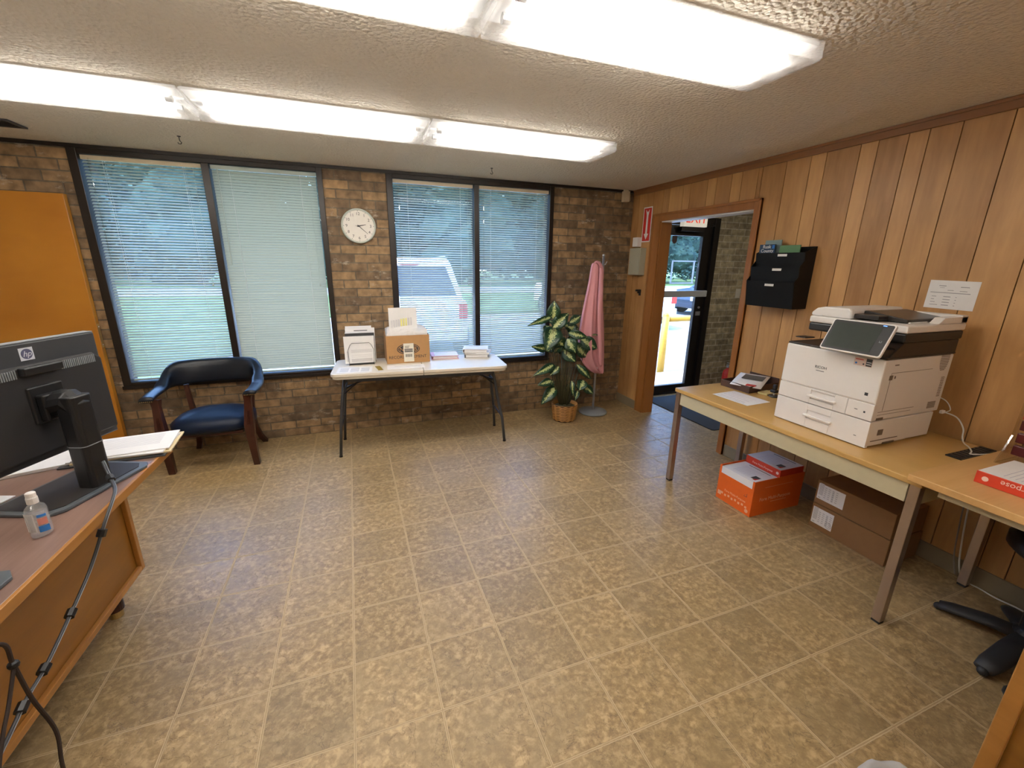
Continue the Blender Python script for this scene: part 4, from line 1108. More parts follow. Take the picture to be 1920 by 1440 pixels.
tag(build('window_decal', m, flat('decal_brown', (.10, .05, .04), .5), origin=(3.6, YB+.035, 1.85)), 'brown shield-shaped decal at top of door glass', 'decal')

# ================================================================== PRINTER TABLE
tx0, tx1, ty0, ty1 = 2.165, 2.915, .885, 2.37
t = thing('work_table', 'long tan-topped work table with cream apron carrying the printer', 'table', ((tx0+tx1)/2, (ty0+ty1)/2, 0))
m = MB(); m.box(tx0, tx1, ty0, ty1, TZ-.028, TZ); build('tabletop', m, M_tan, t, bevel=.004)
m = MB()
m.box(tx0+.012, tx0+.03, ty0+.05, ty1-.05, TZ-.118, TZ-.0285); m.box(tx1-.03, tx1-.012, ty0+.05, ty1-.05, TZ-.118, TZ-.0285)
m.box(tx0+.05, tx1-.05, ty0+.012, ty0+.03, TZ-.118, TZ-.0285); m.box(tx0+.05, tx1-.05, ty1-.03, ty1-.012, TZ-.118, TZ-.0285)
build('apron', m, M_cream, t, bevel=.002)
for x in (tx0+.008, tx1-.046):
    for y in (ty0+.006, ty1-.044):
        m = MB(); m.box(x, x+.038, y, y+.038, .012, TZ-.0288); lg = build('leg', m, M_chrome, t, bevel=.002)
        m = MB(); m.box(x+.002, x+.036, y+.002, y+.036, .0005, .012); build('foot_cap', m, M_rubber, lg)
m = MB(); m.box(2.60, 2.90, .958, 1.018, TZ+.0006, TZ+.006)
for k in range(9): m.box(2.61+k*.032, 2.63+k*.032, .965, 1.011, TZ+.006, TZ+.009)
tag(build('cable_grommet', m, M_black, origin=(2.75, .99, TZ)), 'black slatted cable tray strip on the tan table end', 'cable tray')

# ------------------------------------------------------------------ printer
X0, X1, Y0, Y1 = 2.30, 2.845, 1.192, 1.683
t = thing('office_printer', 'large white multifunction office printer with tilted touchscreen', 'printer', ((X0+X1)/2, (Y0+Y1)/2, TZ))
def P(nm, mm, mt, par=None, **k): return build(nm, mm, mt, par or t, **k)
m = MB(); m.box(X0+.006, X1-.03, Y0+.004, Y1-.004, TZ+.010, .878)
for x in (X0+.05, X1-.09):
    for y in (Y0+.05, Y1-.05): m.box(x-.015, x+.015, y-.015, y+.015, TZ+.0006, TZ+.012)
m.box(X0+.02, X1-.20, Y0+.010, Y1-.004, TZ+.003, TZ+.012)
P('paper_bank', m, M_white, bevel=.004)
def drawer(z0, z1, ya, yb, hy0, hy1, name='drawer'):
    m = MB(); hz = (z0+z1)/2 + .008; x0, x1 = X0, X0+.02; hh = .024
    # front panel with a recess cut for the hand grip
    m.box(x0, x1, hy1, yb, z0, z1); m.box(x0, x1, ya, hy0, z0, z1); m.box(x0, x1, hy0, hy1, hz+hh, z1); m.box(x0, x1, hy0, hy1, z0, hz-hh)
    m.box(x1-.002, x1+.001, hy0, hy1, hz-hh, hz+hh)
    d = P(name, m, M_white, bevel=.0015)
    m = MB(); m.box(X0-.016, X0-.004, hy0-.012, hy1+.012, hz-.012, hz+.001); m.box(X0-.010, X0+.016, hy0-.010, hy0+.008, hz-.011, hz); m.box(X0-.010, X0+.016, hy1-.008, hy1+.010, hz-.011, hz)
    P('handle', m, M_white, d, bevel=.004)
    return d
drawer(TZ+.006, .8785, Y0, Y1, 1.375, 1.50)
m = MB(); m.box(X0+.006, X1, Y0+.004, Y1-.004, .882, 1.185); P('body', m, M_white, bevel=.006)
drawer(.883, .966, 1.315, Y1, 1.375, 1.50)
m = MB(); m.box(X0, X0+.02, Y0+.001, 1.312, .883, .966); P('side_panel', m, M_white, bevel=.003)
m = MB(); m.box(X0-.002, X0+.012, Y0, Y1, .969, 1.186); fd = P('front_cover', m, M_white, bevel=.008)
# marks on front
m = MB(); xf = X0-.0024
m.text('RICOH', .020, (xf, 1.475, 1.088), (0, -1, 0), (0, 0, 1)); m.box(xf, xf+.0004, 1.455, 1.497, 1.068, 1.071)
m.box(xf, xf+.0004, 1.232, 1.247, 1.003, 1.018)
m.text('OK', .008, (X0-.0004, 1.25, .925), (0, -1, 0), (0, 0, 1)) if False else None
m.box(X0-.0005, X0, 1.262, 1.276, .924, .927); m.box(X0-.0005, X0, 1.226, 1.234, .917, .926); m.box(X0-.0005, X0, 1.24, 1.252, .792, .795)
P('front_markings', m, M_dgrey, fd)
m = MB(); m.box(xf-.0003, xf+.0004, 1.245, 1.325, 1.140, 1.180); stk = P('sticker', m, flat('sticker_pink', (.72, .55, .48), .5), fd)
m = MB(); m.mi = 1; m.box(xf-.0006, xf-.0003, 1.247, 1.272, 1.142, 1.179); m.mi = 0
m.box(xf-.0006, xf-.0003, 1.285, 1.32, 1.168, 1.172)
m.mi = 2; m.lathe([(.005, 0), (.005, .0006)], 12, Matrix.Translation((xf-.0003, 1.315, 1.151)) @ Matrix.Rotation(-pi/2, 4, 'Y'))
m.mi = 1; m.lathe([(.004, 0), (.004, .0006)], 12, Matrix.Translation((xf-.0003, 1.282, 1.150)) @ Matrix.Rotation(-pi/2, 4, 'Y'))
m.mi = 3; m.box(xf-.0009, xf-.0006, 1.249, 1.270, 1.160, 1.163); m.box(xf-.0009, xf-.0006, 1.249, 1.270, 1.150, 1.153)
P('print', m, [M_red, M_dgrey, M_blue, M_paper], stk)
# side details (faces -y)
m = MB(); ys = Y0+.003
m.box(2.37, 2.69, ys, ys+.002, 1.118, 1.1195); m.box(2.37, 2.3715, ys, ys+.002, .93, 1.118)
m.box(2.34, 2.62, ys, ys+.002, .925, .9265); m.box(2.34, 2.60, ys, ys+.002, .91, .9112); m.box(2.38, 2.41, ys, ys+.002, 1.155, 1.160)
m.box(2.36, 2.385, ys, ys+.002, 1.085, 1.108); m.box(2.40, 2.407, ys, ys+.002, 1.090, 1.103)
m.box(2.34, 2.39, ys-.001, ys+.002, .884, .896)
m.box(2.38, 2.42, ys, ys+.002, .80, .83); m.box(2.34, 2.55, ys-.0004, ys+.002, .772, .776); m.box(2.44, 2.53, ys-.001, ys+.002, .7465, .757)
P('side_markings', m, flat('side_ink', (.16, .12, .09), .5))
m = MB(); yv = Y0+.0035
for k in range(14):
    z = 1.105+k*.0085; hw_ = .045*math.sqrt(max(0, 1-((z-1.16)/.062)**2))*.8
    if hw_ > .004: m.box(2.775-hw_, 2.775+hw_, yv-.001, yv+.001, z, z+.0045)
for k in range(12): m.box(2.79, 2.815, yv-.001, yv+.001, .965+k*.009, .969+k*.009)
for k in range(6): m.box(2.735, 2.80, yv-.001, yv+.001, .905+k*.006, .909+k*.006)
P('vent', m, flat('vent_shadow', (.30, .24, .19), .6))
# black output tray surround + band on the right
m = MB(); m.box(X0, X1-.002, Y0+.0, Y1-.004, 1.187, 1.197)
m.prism([(2.315, 1.197), (X1-.005, 1.197), (X1-.005, 1.262), (2.40, 1.262), (2.335, 1.215)], .075, Matrix(((1, 0, 0, 0), (0, 0, 1, Y0+.001), (0, 1, 0, 0), (0, 0, 0, 1))))
m.box(2.74, X1-.01, Y0+.07, Y1-.03, 1.197, 1.262)
m.box(2.42, 2.50, Y1-.01, Y1+.05, 1.205, 1.211)
P('output_tray', m, flat('brown_black', (.030, .022, .018), .45), bevel=.003)
# scanner deck
m = MB(); m.box(2.385, X1+.005, Y0-.004, 1.645, 1.263, 1.306); P('scanner_base', m, flat('charcoal', (.025, .024, .024), .4), bevel=.008)
m = MB()
m.box(2.385, X1+.008, Y0-.006, 1.648, 1.307, 1.342)
sc_ = P('scanner_lid', m, M_white, bevel=.008)
m = MB(); m.prism([(1.650, 1.343), (1.650, 1.362), (1.625, 1.385), (1.585, 1.395), (1.46, 1.397), (1.445, 1.385), (1.445, 1.343)], .43, Matrix(((0, 0, 1, 2.395), (1, 0, 0, 0), (0, 1, 0, 0), (0, 0, 0, 1))))
P('feeder_cover', m, M_white, sc_, bevel=.008)
m = MB(); m.prism([(1.4445, 1.345), (1.4445, 1.386), (1.43, 1.387), (1.25, 1.362), (1.25, 1.345)], .33, Matrix(((0, 0, 1, 2.49), (1, 0, 0, 0), (0, 1, 0, 0), (0, 0, 0, 1))))
m.box(2.415, 2.49, 1.33, 1.4445, 1.350, 1.372)
ft_ = P('feeder_tray', m, flat('feeder_black', (.03, .026, .023), .3), sc_, bevel=.004)
m = MB(); m.prism([(2.62, 1.343), (2.66, 1.372), (X1+.006, 1.376), (X1+.006, 1.343)], .042, Matrix(((1, 0, 0, 0), (0, 0, 1, Y0-.004), (0, 1, 0, 0), (0, 0, 0, 1))))
m.prism([(2.80, 1.343), (2.80, 1.38), (X1+.006, 1.38), (X1+.006, 1.343)], .45, Matrix(((1, 0, 0, 0), (0, 0, 1, Y0-.004), (0, 1, 0, 0), (0, 0, 0, 1))))
P('tray_stop', m, M_white, sc_, bevel=.003)
m = MB(); m.box(2.50, 2.64, 1.242, 1.249, 1.343, 1.349); m.box(2.394, 2.396, 1.59, 1.625, 1.345, 1.352); P('paper_slot', m, M_paper, sc_)
# touch panel (tilted back)
cp = Vector((2.262, 1.322, 1.278)); tl_ = radians(28)
up_ = Vector((sin(tl_), 0, cos(tl_))); rt_ = Vector((0, -1, 0)); nn_ = Vector((-cos(tl_), 0, sin(tl_)))
Mt = Matrix(((rt_.x, up_.x, nn_.x, cp.x), (rt_.y, up_.y, nn_.y, cp.y), (rt_.z, up_.z, nn_.z, cp.z), (0, 0, 0, 1)))
m = MB(); m.prism(rrect(-.137, .137, -.083, .083, .012), .014, Mt @ Matrix.Translation((0, 0, -.014))); cpn = P('touch_panel', m, M_white, bevel=.002)
m = MB(); m.prism(rrect(-.131, .131, -.077, .077, .008), .001, Mt); P('bezel', m, M_black, cpn)
m = MB(); m.box(-.118, .088, -.065, .065, .001, .0016, Mt); P('screen', m, M_screen, cpn)
m = MB(); m.box(.104, .112, -.012, -.010, .001, .0014, Mt); m.box(.103, .105, -.012, -.002, .001, .0014, Mt); m.box(.111, .113, -.012, -.002, .001, .0014, Mt); P('key_mark', m, M_grey, cpn)
m = MB(); m.box(.085, .100, .070, .073, .001, .0018, Mt); P('status_light', m, emis('blue_led', (.1, .25, 1.0), 3.0), cpn)
m = MB(); m.box(2.275, 2.40, 1.20, 1.36, 1.198, 1.235); P('panel_arm', m, M_black, bevel=.006)
# printer cables
cb = thing('printer_cable', 'white cables dangling behind the printer over tan table', 'cable', (2.88, 1.12, TZ))
m = MB(); m.box(2.848, 2.875, 1.175, 1.19, .868, .885); build('plug', m, M_white, cb, bevel=.003)
m = MB()
def spline(pts, n=8):
    out = []; P_ = [Vector(p) for p in pts]; P_ = [P_[0]*2-P_[1]] + P_ + [P_[-1]*2-P_[-2]]
    for i in range(1, len(P_)-2):
        for k in range(n):
            u = k/n; a, b, c, d = P_[i-1:i+3]
            out.append(.5*((2*b)+(c-a)*u+(2*a-5*b+4*c-d)*u*u+(-a+3*b-3*c+d)*u*u*u))
    out.append(P_[-2]); return out
m.tube(spline([(2.87, 1.182, .876), (2.885, 1.13, .86), (2.90, 1.10, .81), (2.895, 1.09, .765), (2.86, 1.065, .748), (2.80, 1.02, .752), (2.74, .985, .753), (2.70, .97, .753), (2.78, .935, .757), (2.90, .93, .762)]), .0032, 6)
m.tube(spline([(2.85, 1.25, .96), (2.90, 1.20, .93), (2.90, 1.17, .89), (2.88, 1.175, .875)]), .0025, 6)
build('cord', m, M_cord, cb)

# ------------------------------------------------------------------ small things on tan table
sheet('form_sheet', 'printed sheet lying flat at tan table edge before brown tray', 'sheet of paper', (2.415, 2.025), .215, .275, radians(3), M_paper, TZ,
      [(-.4, -.385, -.35, .4), (-.28, -.265, -.3, .4), (-.1, -.09, -.3, .42), (-.42, .2, .42, .425), (.05, .055, -.3, .4), (.22, .225, -.3, .4)])
tr = thing('letter_tray', 'dark brown letter tray with papers on tan table', 'letter tray', (2.70, 2.21, TZ), radians(4))
m = MB(); w, d, h = .31, .235, .05
m.box(-w/2, w/2, -d/2, d/2, .001, .006); m.box(-w/2, -w/2+.006, -d/2, d/2, .006, h); m.box(w/2-.006, w/2, -d/2, d/2, .006, h+.03); m.box(-w/2+.006, w/2-.006, -d/2, -d/2+.006, .006, h); m.box(-w/2+.006, w/2-.006, d/2-.006, d/2, .006, h)
build('tray', m, flat('brown_plastic', (.075, .035, .022), .45), tr, local=True, bevel=.003)
mg = thing('magazine', 'magazine with grey photo and red corner lying in brown tray', 'magazine', (2.68, 2.19, TZ+.043), radians(28))
m = MB(); rows = [[(-.135+.27*i/8, -.10+.2*j/4, .012*sin(pi*i/8)+.035*(i/8)**2) for j in range(5)] for i in range(9)]
m.grid(rows); o = build('pages', m, M_paper, mg, local=True, smooth=True); s_ = o.modifiers.new('s', 'SOLIDIFY'); s_.thickness = .004
m = MB(); m.grid([[(-.01+.12*i/4, -.08+.14*j/3, .0052+.012*sin(pi*(i*.45+4)/8)+.035*((i*.45+4)/8)**2) for j in range(4)] for i in range(5)])
o = build('photo_print', m, M_photo, mg, local=True); s_ = o.modifiers.new('s', 'SOLIDIFY'); s_.thickness = .001
m = MB(); m.box(-.13, -.085, -.06, .0, .005, .0085); build('red_print', m, M_red, mg, local=True)
m = MB(); m.box(-.05, .05, -.035, .035, .0005, .014); o = build('sticky_notes', m, flat('pale_yellow', (.62, .55, .28), .7), bevel=.002); o.location = (2.675, 2.04, TZ); o.rotation_euler = (0, 0, .1); tag(o, 'pale yellow note pad between brown tray and printer', 'note pad')
st = thing('self_inking_stamp', 'small black desk stamp standing beside the printer', 'stamp', (2.66, 1.975, TZ))
m = MB(); m.lathe([(.032, .001), (.034, .006), (.030, .012)], 20, Matrix.Translation((2.66, 1.975, TZ))); build('base', m, M_black, st)
m = MB(); m.lathe([(.005, .012), (.005, .03)], 10, Matrix.Translation((2.66, 1.975, TZ))); build('stem', m, M_steel, st)
m = MB(); m.box(2.64, 2.68, 1.955, 1.995, TZ+.03, TZ+.05); m.box(2.648, 2.672, 1.963, 1.987, TZ+.05, TZ+.088); build('handle', m, M_black, st, bevel=.006)

# ------------------------------------------------------------------ boxes under the table
ox0, ox1, oy0, oy1 = 2.345, 2.80, 1.752, 2.035
t = thing('paper_case', 'open orange paper case on floor under tan table', 'cardboard box', ((ox0+ox1)/2, (oy0+oy1)/2, 0))
m = MB(); w = .005; h = .255
m.box(ox0, ox0+w, oy0, oy1, .001, .20); m.box(ox1-w, ox1, oy0, oy1, .001, h); m.box(ox0+w, ox1-w, oy0, oy0+w, .001, h); m.box(ox0+w, ox1-w, oy1-w, oy1, .001, h); m.box(ox0+w, ox1-w, oy0+w, oy1-w, .001, .008)
m.box(ox0, ox0+w, oy0, oy0+.015, .20, h); m.box(ox0, ox0+w, oy1-.015, oy1, .20, h)
m.mi = 1; m.box(ox0+.001, ox0+.0075, oy0+.016, oy1-.016, .185, .249)
build('carton', m, [M_orange, M_paper], t)
m = MB(); xf = ox0-.0006; yc = (oy0+oy1)/2
m.text('Fore Multi-Purpose', .022, (xf, yc-.01, .088), (0, -1, 0), (0, 0, 1))
for k in range(8): m.box(xf, xf+.0004, yc-.11+.028*k, yc-.095+.028*k, .045+.006*(k % 2), .060+.006*(k % 2))
m.box(xf, xf+.0004, oy1-.04, oy1-.012, .035, .065); m.lathe([(.013, 0), (.013, .0005)], 20, Matrix.Translation((xf+.0005, oy0+.03, .030)) @ Matrix.Rotation(-pi/2, 4, 'Y'))
yf_ = oy0-.0006
m.text('Fore Multi-Purpose', .036, ((ox0+ox1)/2-.02, yf_, .115), (1, 0, 0), (0, 0, 1)); m.box(ox0+.17, ox1-.14, yf_, yf_+.0004, .085, .088); m.box(ox0+.1, ox1-.1, yf_, yf_+.0004, .20, .202)
build('lettering', m, flat('pale_orange_print', (.85, .45, .28), .5), t)
m = MB(); m.box(xf, xf+.0004, yc-.10, yc-.075, .125, .128); m.box(xf, xf+.0004, yc-.10, yc-.097, .125, .15); m.box(xf, xf+.0004, yc-.085, yc-.083, .135, .14); build('print', m, M_dgrey, t)
def ream(name, x0, x1, y0, y1, z0, z1, label, letter=True, flip=False):
    r = thing(name, label, 'ream of paper', ((x0+x1)/2, (y0+y1)/2, z0), group=None)
    m = MB(); m.box(x0, x1, y0, y1, z0+.0006, z1); build('wrapper', m, M_red if False else M_orange_r, r, bevel=.002)
    m = MB(); m.box(x0+.003, x1-.003, y0+.003, y1-.003, z1+.0001, z1+.0009); tp = build('top_panel', m, M_paper, r)
    m = MB(); m.mi = 0
    for k in range(9): m.box(x0+.03, x1-.05, y0+.07+k*.016, y0+.072+k*.016, z1+.0009, z1+.0012)
    m.mi = 1; m.box(x0+.04, x0+.09, y0+.03, y0+.07, z1+.0009, z1+.0012); m.mi = 2; m.box(x1-.03, x1-.024, y0+.04, y1-.06, z1+.0009, z1+.0013)
    m.mi = 3; m.prism([(x0+.03, y0+.028), (x0+.075, y0+.028), (x0+.03, y0+.05)], .0003, Matrix.Translation((0, 0, z1+.0013)))
    build('print', m, [flat('violet_print', (.55, .52, .62), .7), M_photo, M_dgrey, M_red], tp)
    m = MB()
    if flip: m.text('Multipurpose', .030, (x0-.0005, (y0+y1)/2-.02, (z0+z1)/2+.006), (0, 1, 0), (0, 0, -1)); m.text('Fore', .02, (x0-.0005, y0+.03, z0+.014), (0, 1, 0), (0, 0, -1))
    else: m.text('Fore Multi-Purpose', .020, (x0-.0005, (y0+y1)/2, (z0+z1)/2-.004), (0, -1, 0), (0, 0, 1))
    m.lathe([(.010, 0), (.010, .0005)], 16, Matrix.Translation((x0-.0002, (y1-.03 if flip else y0+.02), (z0+z1)/2)) @ Matrix.Rotation(-pi/2, 4, 'Y'))
    build('lettering', m, flat('cream_print', (.9, .68, .6), .5), r)
    return r
M_orange_r = flat('red_orange_wrap', (.66, .055, .022), .4)
ream('paper_ream', ox0+.008, ox0+.222, oy0+.008, oy1-.008, .196, .246, 'front ream of paper inside open orange case')
ream('paper_ream', ox0+.226, ox1-.008, oy0+.008, oy1-.008, .245, .298, 'rear ream of paper sticking up out of orange case')
m = MB(); m.box(ox0+.226, ox1-.008, oy0+.008, oy1-.008, .196, .2448)
tag(build('paper_ream', m, M_orange_r, bevel=.002, origin=(2.68, 1.89, .196)), 'hidden lower ream directly under the rear ream in orange case', 'ream of paper')
m = MB(); m.box(ox0+.008, ox1-.008, oy0+.008, oy1-.008, .0085, .195)
tag(build('paper_stack', m, M_orange_r, origin=(2.57, 1.89, .01)), 'lower layer of wrapped paper filling the orange case', 'ream of paper')
for k, (z0, z1) in enumerate(((.0, .165), (.168, .325))):
    x0, x1, y0, y1 = 2.642+.004*k, 2.935, 1.140+.004*k, 1.565
    t = thing('carton', ['lower long brown carton on floor under tan table, label with stamped circle', 'upper long brown carton stacked under tan table'][k], 'cardboard box', ((x0+x1)/2, (y0+y1)/2, z0), group='stacked long cartons')
    m = MB(); m.box(x0, x1, y0, y1, z0+.0008, z1); build('case', m, M_cardk, t, bevel=.003)
    m = MB(); m.box(x0-.0012, x0, y1-.135 if k == 0 else y1-.165, y1-.01, z0+.035, z1-.02); lb = build('shipping_label', m, M_paper, t)
    m = MB(); y1_ = y1-.012
    for r in range(9): m.box(x0-.0016, x0-.0012, y1_-.03, y1_-.004, z0+.065+r*.009, z0+.0695+r*.009)
    for c in range(4):
        for r in range(6): m.box(x0-.0016, x0-.0012, y1_-.048-c*.022, y1_-.036-c*.022, z0+.055+r*.013, z0+.059+r*.013)
    for r in range(10): m.box(x0-.0016, x0-.0012, y1_-.092, y1_-.082, z0+.05+r*.007, z0+.0535+r*.007)
    m.box(x0-.0016, x0-.0012, y1_-.02, y1_-.006, z0+.042, z0+.048)
    if k == 0:
        m.text('C3', .022, (x0-.0018, y1_-.102, z0+.062), (0, -1, 0), (0, 0, 1))
        rg_ = [(y1_-.102+.018*cos(a*pi/12), z0+.062+.018*sin(a*pi/12)) for a in range(25)]
        m.tube([(x0-.0014, a, b) for a, b in rg_], .0016, 5)
    build('print', m, flat('label_print', (.50, .49, .50), .8), lb)

# ------------------------------------------------------------------ second (butcher block) table at the right
bx0_, bx1_, by0_, by1_, bz = 2.125, 2.925, -.45, .925, .772
t = thing('side_table', 'butcher-block patterned table top jutting in at right edge', 'table', ((bx0_+bx1_)/2, .3, 0), 0)
m = MB(); m.box(bx0_, bx1_, by0_, by1_, bz-.030, bz); build('tabletop', m, M_butcher, t, bevel=.003)
for x in (bx0_+.05, bx1_-.09):
    m = MB(); m.box(x, x+.038, by0_+.04, by0_+.078, .001, bz-.031); build('leg', m, M_chrome, t)
m = MB(); m.box(bx0_+.05, bx1_-.05, by0_+.05, by1_-.09, bz-.07, bz-.031); build('apron', m, M_cream, t)
ream('paper_ream', 2.30, 2.575, .53, .795, bz, bz+.05, 'orange-wrapped ream of paper on the right side table', flip=True)
t = thing('brochure_holder', 'maroon and clear brochure holder at right edge on table', 'brochure holder', (2.74, .80, bz))
m = MB()
prof = [(2.62, .905), (2.66, .875), (2.70, .862), (2.73, .86), (2.745, .86)]
for k, y in enumerate((.86, .66)):
    m.prism([(2.62, bz+.001), (2.80, bz+.001), (2.80, bz+.03), (2.74, bz+.10), (2.74, bz+.27), (2.705, bz+.27), (2.70, bz+.12), (2.66, bz+.05)], .006, Matrix(((1, 0, 0, 0), (0, 0, 1, y), (0, 1, 0, 0), (0, 0, 0, 1))))
m.box(2.62, 2.80, .666, .86, bz+.001, bz+.006); m.box(2.795, 2.80, .666, .86, bz+.006, bz+.05)
build('side_panel', m, M_clearp, t)
m = MB()
for k in range(4): m.box(2.712, 2.738, .67, .855, bz+.03+k*.058, bz+.075+k*.058)
build('pocket', m, M_maroon, t, bevel=.004)
m = MB()
for k in range(4): m.box(2.700, 2.7115, .675, .80, bz+.065+k*.052, bz+.075+k*.052)
build('leaflets', m, M_paper, t)
m = MB(); m.box(2.706, 2.712, .82, .852, bz+.20, bz+.262); build('red_tab', m, M_red, t)

# floor cable and wall cord below
m = MB(); m.tube(spline([(2.925, 1.00, .45), (2.935, .985, .25), (2.93, .96, .08), (2.935, .93, .006), (2.93, .86, .005), (2.92, .80, .005), (2.93, .72, .005), (2.935, .60, .005)]), .004, 6)
tag(build('power_cord', m, M_cord, origin=(2.92, .8, 0)), 'white power cord on floor behind work table leg', 'cord')
m = MB(); m.tube(spline([(2.945, 1.11, .74), (2.94, 1.05, .6), (2.93, 1.02, .45), (2.935, 1.01, .30), (2.93, .99, .12), (2.92, .96, .02)]), .0035, 6)
tag(build('power_cord', m, flat('grey_cord', (.25, .22, .19), .6), origin=(2.94, 1.0, .4)), 'grey cord hanging against panelling beneath work table', 'cord')

# wall paper sheet, wall pocket
t = thing('wall_notice', 'white printed notice taped to panelling above the printer', 'notice', (XR, 1.325, 1.465))
m = MB(); Mw = Matrix(((0, 0, -1, xw), (-1, 0, 0, 1.327), (0, 1, 0, 1.467), (0, 0, 0, 1))) @ Matrix.Rotation(radians(-1), 4, 'Z')
m.box(-.103, .103, -.073, .073, 0, .0008, Mw); build('sheet', m, M_paper, t)
m = MB()
m.box(-.09, .075, .008, .012, .0008, .0012, Mw); m.box(-.06, -.03, .043, .047, .0008, .0012, Mw); m.box(-.055, -.035, .034, .036, .0008, .0012, Mw); m.box(.03, .065, .040, .044, .0008, .0012, Mw); m.box(.03, .06, .020, .023, .0008, .0012, Mw); m.box(-.02, .005, .022, .025, .0008, .0012, Mw)
for r in range(4):
    z = -.012-r*.0145
    m.box(-.08, -.06-.006*(r % 2)+.02*(r == 3), z, z+.003, .0008, .0012, Mw); m.box(-.03, .0, z, z+.004, .0008, .0012, Mw); m.box(.02, .026, z, z+.003, .0008, .0012, Mw)
build('print', m, M_paper2, t)
t = thing('wall_file_pocket', 'black three-tier wall file pocket on panelling beside the opening', 'wall file', (XR, 2.29, 1.3))
pa, pb = 2.085, 2.465
M_pocket = flat('pocket_black', (.004, .004, .0045), .55, spec=.25)
tiers = [(1.315, 1.50, .155), (1.46, 1.60, .12), (1.575, 1.69, .085)]
m = MB(); m.box(xw-.006, xw, pa, pb, 1.32, 1.735)
for y in (pa, pb-.005):
    m.prism([(xw-.006, 1.32), (xw-.135, 1.318), (xw-.160, 1.50), (xw-.128, 1.535), (xw-.135, 1.60), (xw-.10, 1.64), (xw-.105, 1.695), (xw-.006, 1.735)], .005, Matrix(((1, 0, 0, 0), (0, 0, 1, y), (0, 1, 0, 0), (0, 0, 0, 1))))
fr = build('frame', m, flat('black_gloss', (.004, .004, .004), .5, spec=.25), t, bevel=.0015)
for (a, b) in ([(xw-.135, 1.318), (xw-.160, 1.50)], [(xw-.125, 1.47), (xw-.135, 1.60)], [(xw-.095, 1.585), (xw-.105, 1.695)]):
    m = MB(); m.prism([a, b, (b[0]+.004, b[1]), (a[0]+.004, a[1])], pb-pa-.0104, Matrix(((1, 0, 0, 0), (0, 0, 1, pa+.0052), (0, 1, 0, 0), (0, 0, 0, 1))))
    m.box(a[0]+.004, xw-.007, pa+.0052, pb-.0052, a[1]+.001, a[1]+.005)
    pk = build('pocket', m, M_pocket, t)
    m = MB(); u0 = .78; xx = a[0]+(b[0]-a[0])*.88; zz = a[1]+(b[1]-a[1])*.88; m.box(xx-.0035, xx-.0018, 2.215+.02*(b[1] < 1.55), 2.285+.02*(b[1] < 1.55), zz-.012, zz+.004); build('label_strip', m, M_paper, pk)
t = thing('brochure', 'dark blue Rusk County brochure on top tier of black wall pocket', 'brochure', (2.885, 2.39, 1.60))
m = MB(); m.box(2.868, 2.876, 2.33, 2.455, 1.60, 1.755); build('cover', m, flat('navy_cover', (.025, .05, .10), .3), t)
m = MB(); m.mi = 0; m.text('Rusk', .034, (2.8675, 2.395, 1.738), (0, -1, 0), (0, 0, 1)); m.text('County', .034, (2.8675, 2.39, 1.710), (0, -1, 0), (0, 0, 1)); m.mi = 1; m.box(2.8672, 2.868, 2.335, 2.352, 1.725, 1.75)
build('lettering', m, [M_paper, M_blue], t)
m = MB(); m.box(2.90, 2.906, 2.31, 2.44, 1.62, 1.785); o = tag(build('brochure', m, flat('teal_cover', (.22, .30, .30), .4), origin=(2.9, 2.37, 1.62)), 'grey-teal brochure standing behind the dark blue one in wall pocket', 'brochure')
m = MB(); m.box(2.88, 2.888, 2.15, 2.30, 1.62, 1.745); o = tag(build('brochure', m, M_green, origin=(2.88, 2.22, 1.62)), 'green landscape brochure at right in top of wall pocket', 'brochure')

# ------------------------------------------------------------------ swivel chair base and near right desk, bin
cx0, cy0 = 2.64, .585
t = thing('swivel_stool', 'black five-legged swivel chair base at right edge under side table', 'office chair', (cx0, cy0, 0))
for k, (ex, ey) in enumerate(((2.555, .855), (2.29, .585), (2.46, .30), (2.83, .32), (2.84, .72))):
    m = MB(); d = Vector((ex-cx0, ey-cy0, 0)); m.tube([Vector((cx0, cy0, .062)), Vector((cx0, cy0, .06))+d*.45, Vector((cx0, cy0, .040))+d*.85, Vector((ex, ey, .030))], [.046, .044, .040, .032], 12, up=(0, 0, 1), flat=.5)
    m.blob((ex, ey, .020), .0195, 2, sc_=(1.0, 1.0, .95))
    build('leg', m, M_blackm, t, smooth=True)
m = MB(); m.lathe([(.055, .035), (.06, .05), (.06, .085), (.05, .095), (.046, .10), (.046, .30), (.03, .30), (.03, .43)], 20, Matrix.Translation((cx0, cy0, 0))); build('column', m, M_black, t, smooth=False)
m = MB(); m.lathe([(.10, .401), (.17, .42), (.19, .44), (.19, .48), (.16, .50)], 28, Matrix.Translation((cx0+.02, cy0-.02, .03))); build('seat', m, M_leatherb, t, smooth=True)
m = MB(); m.tube([(2.30+.07*cos(a*pi/8), .445+.075*sin(a*pi/8), .006) for a in range(2, 14)], .006, 8)
tag(build('floor_cable', m, M_rubber, origin=(2.3, .44, 0)), 'black curled cable on floor near bottom right desk', 'cable')
t = thing('near_desk', 'orange-brown wooden desk end cut off at bottom right corner', 'desk', (1.75, -.05, 0))
m = MB(); m.box(1.425, 2.10, -.55, .315, .04, .76); build('body', m, M_deskwood, t, bevel=.004)
m = MB(); m.box(1.413, 1.425, .285, .318, .04, .76); m.box(1.413, 1.425, -.55, .285, .04, .09); m.box(1.413, 1.425, -.55, .285, .72, .76); m.box(1.413, 1.425, -.55, -.52, .09, .72); build('panel_frame', m, M_deskedge, t, bevel=.003)
m = MB(); m.box(1.44, 2.08, -.5, .27, .001, .04); build('plinth', m, M_black, t)
t = thing('waste_bin', 'waste bin with crumpled clear plastic liner at bottom edge', 'waste bin', (1.205, .305, 0))
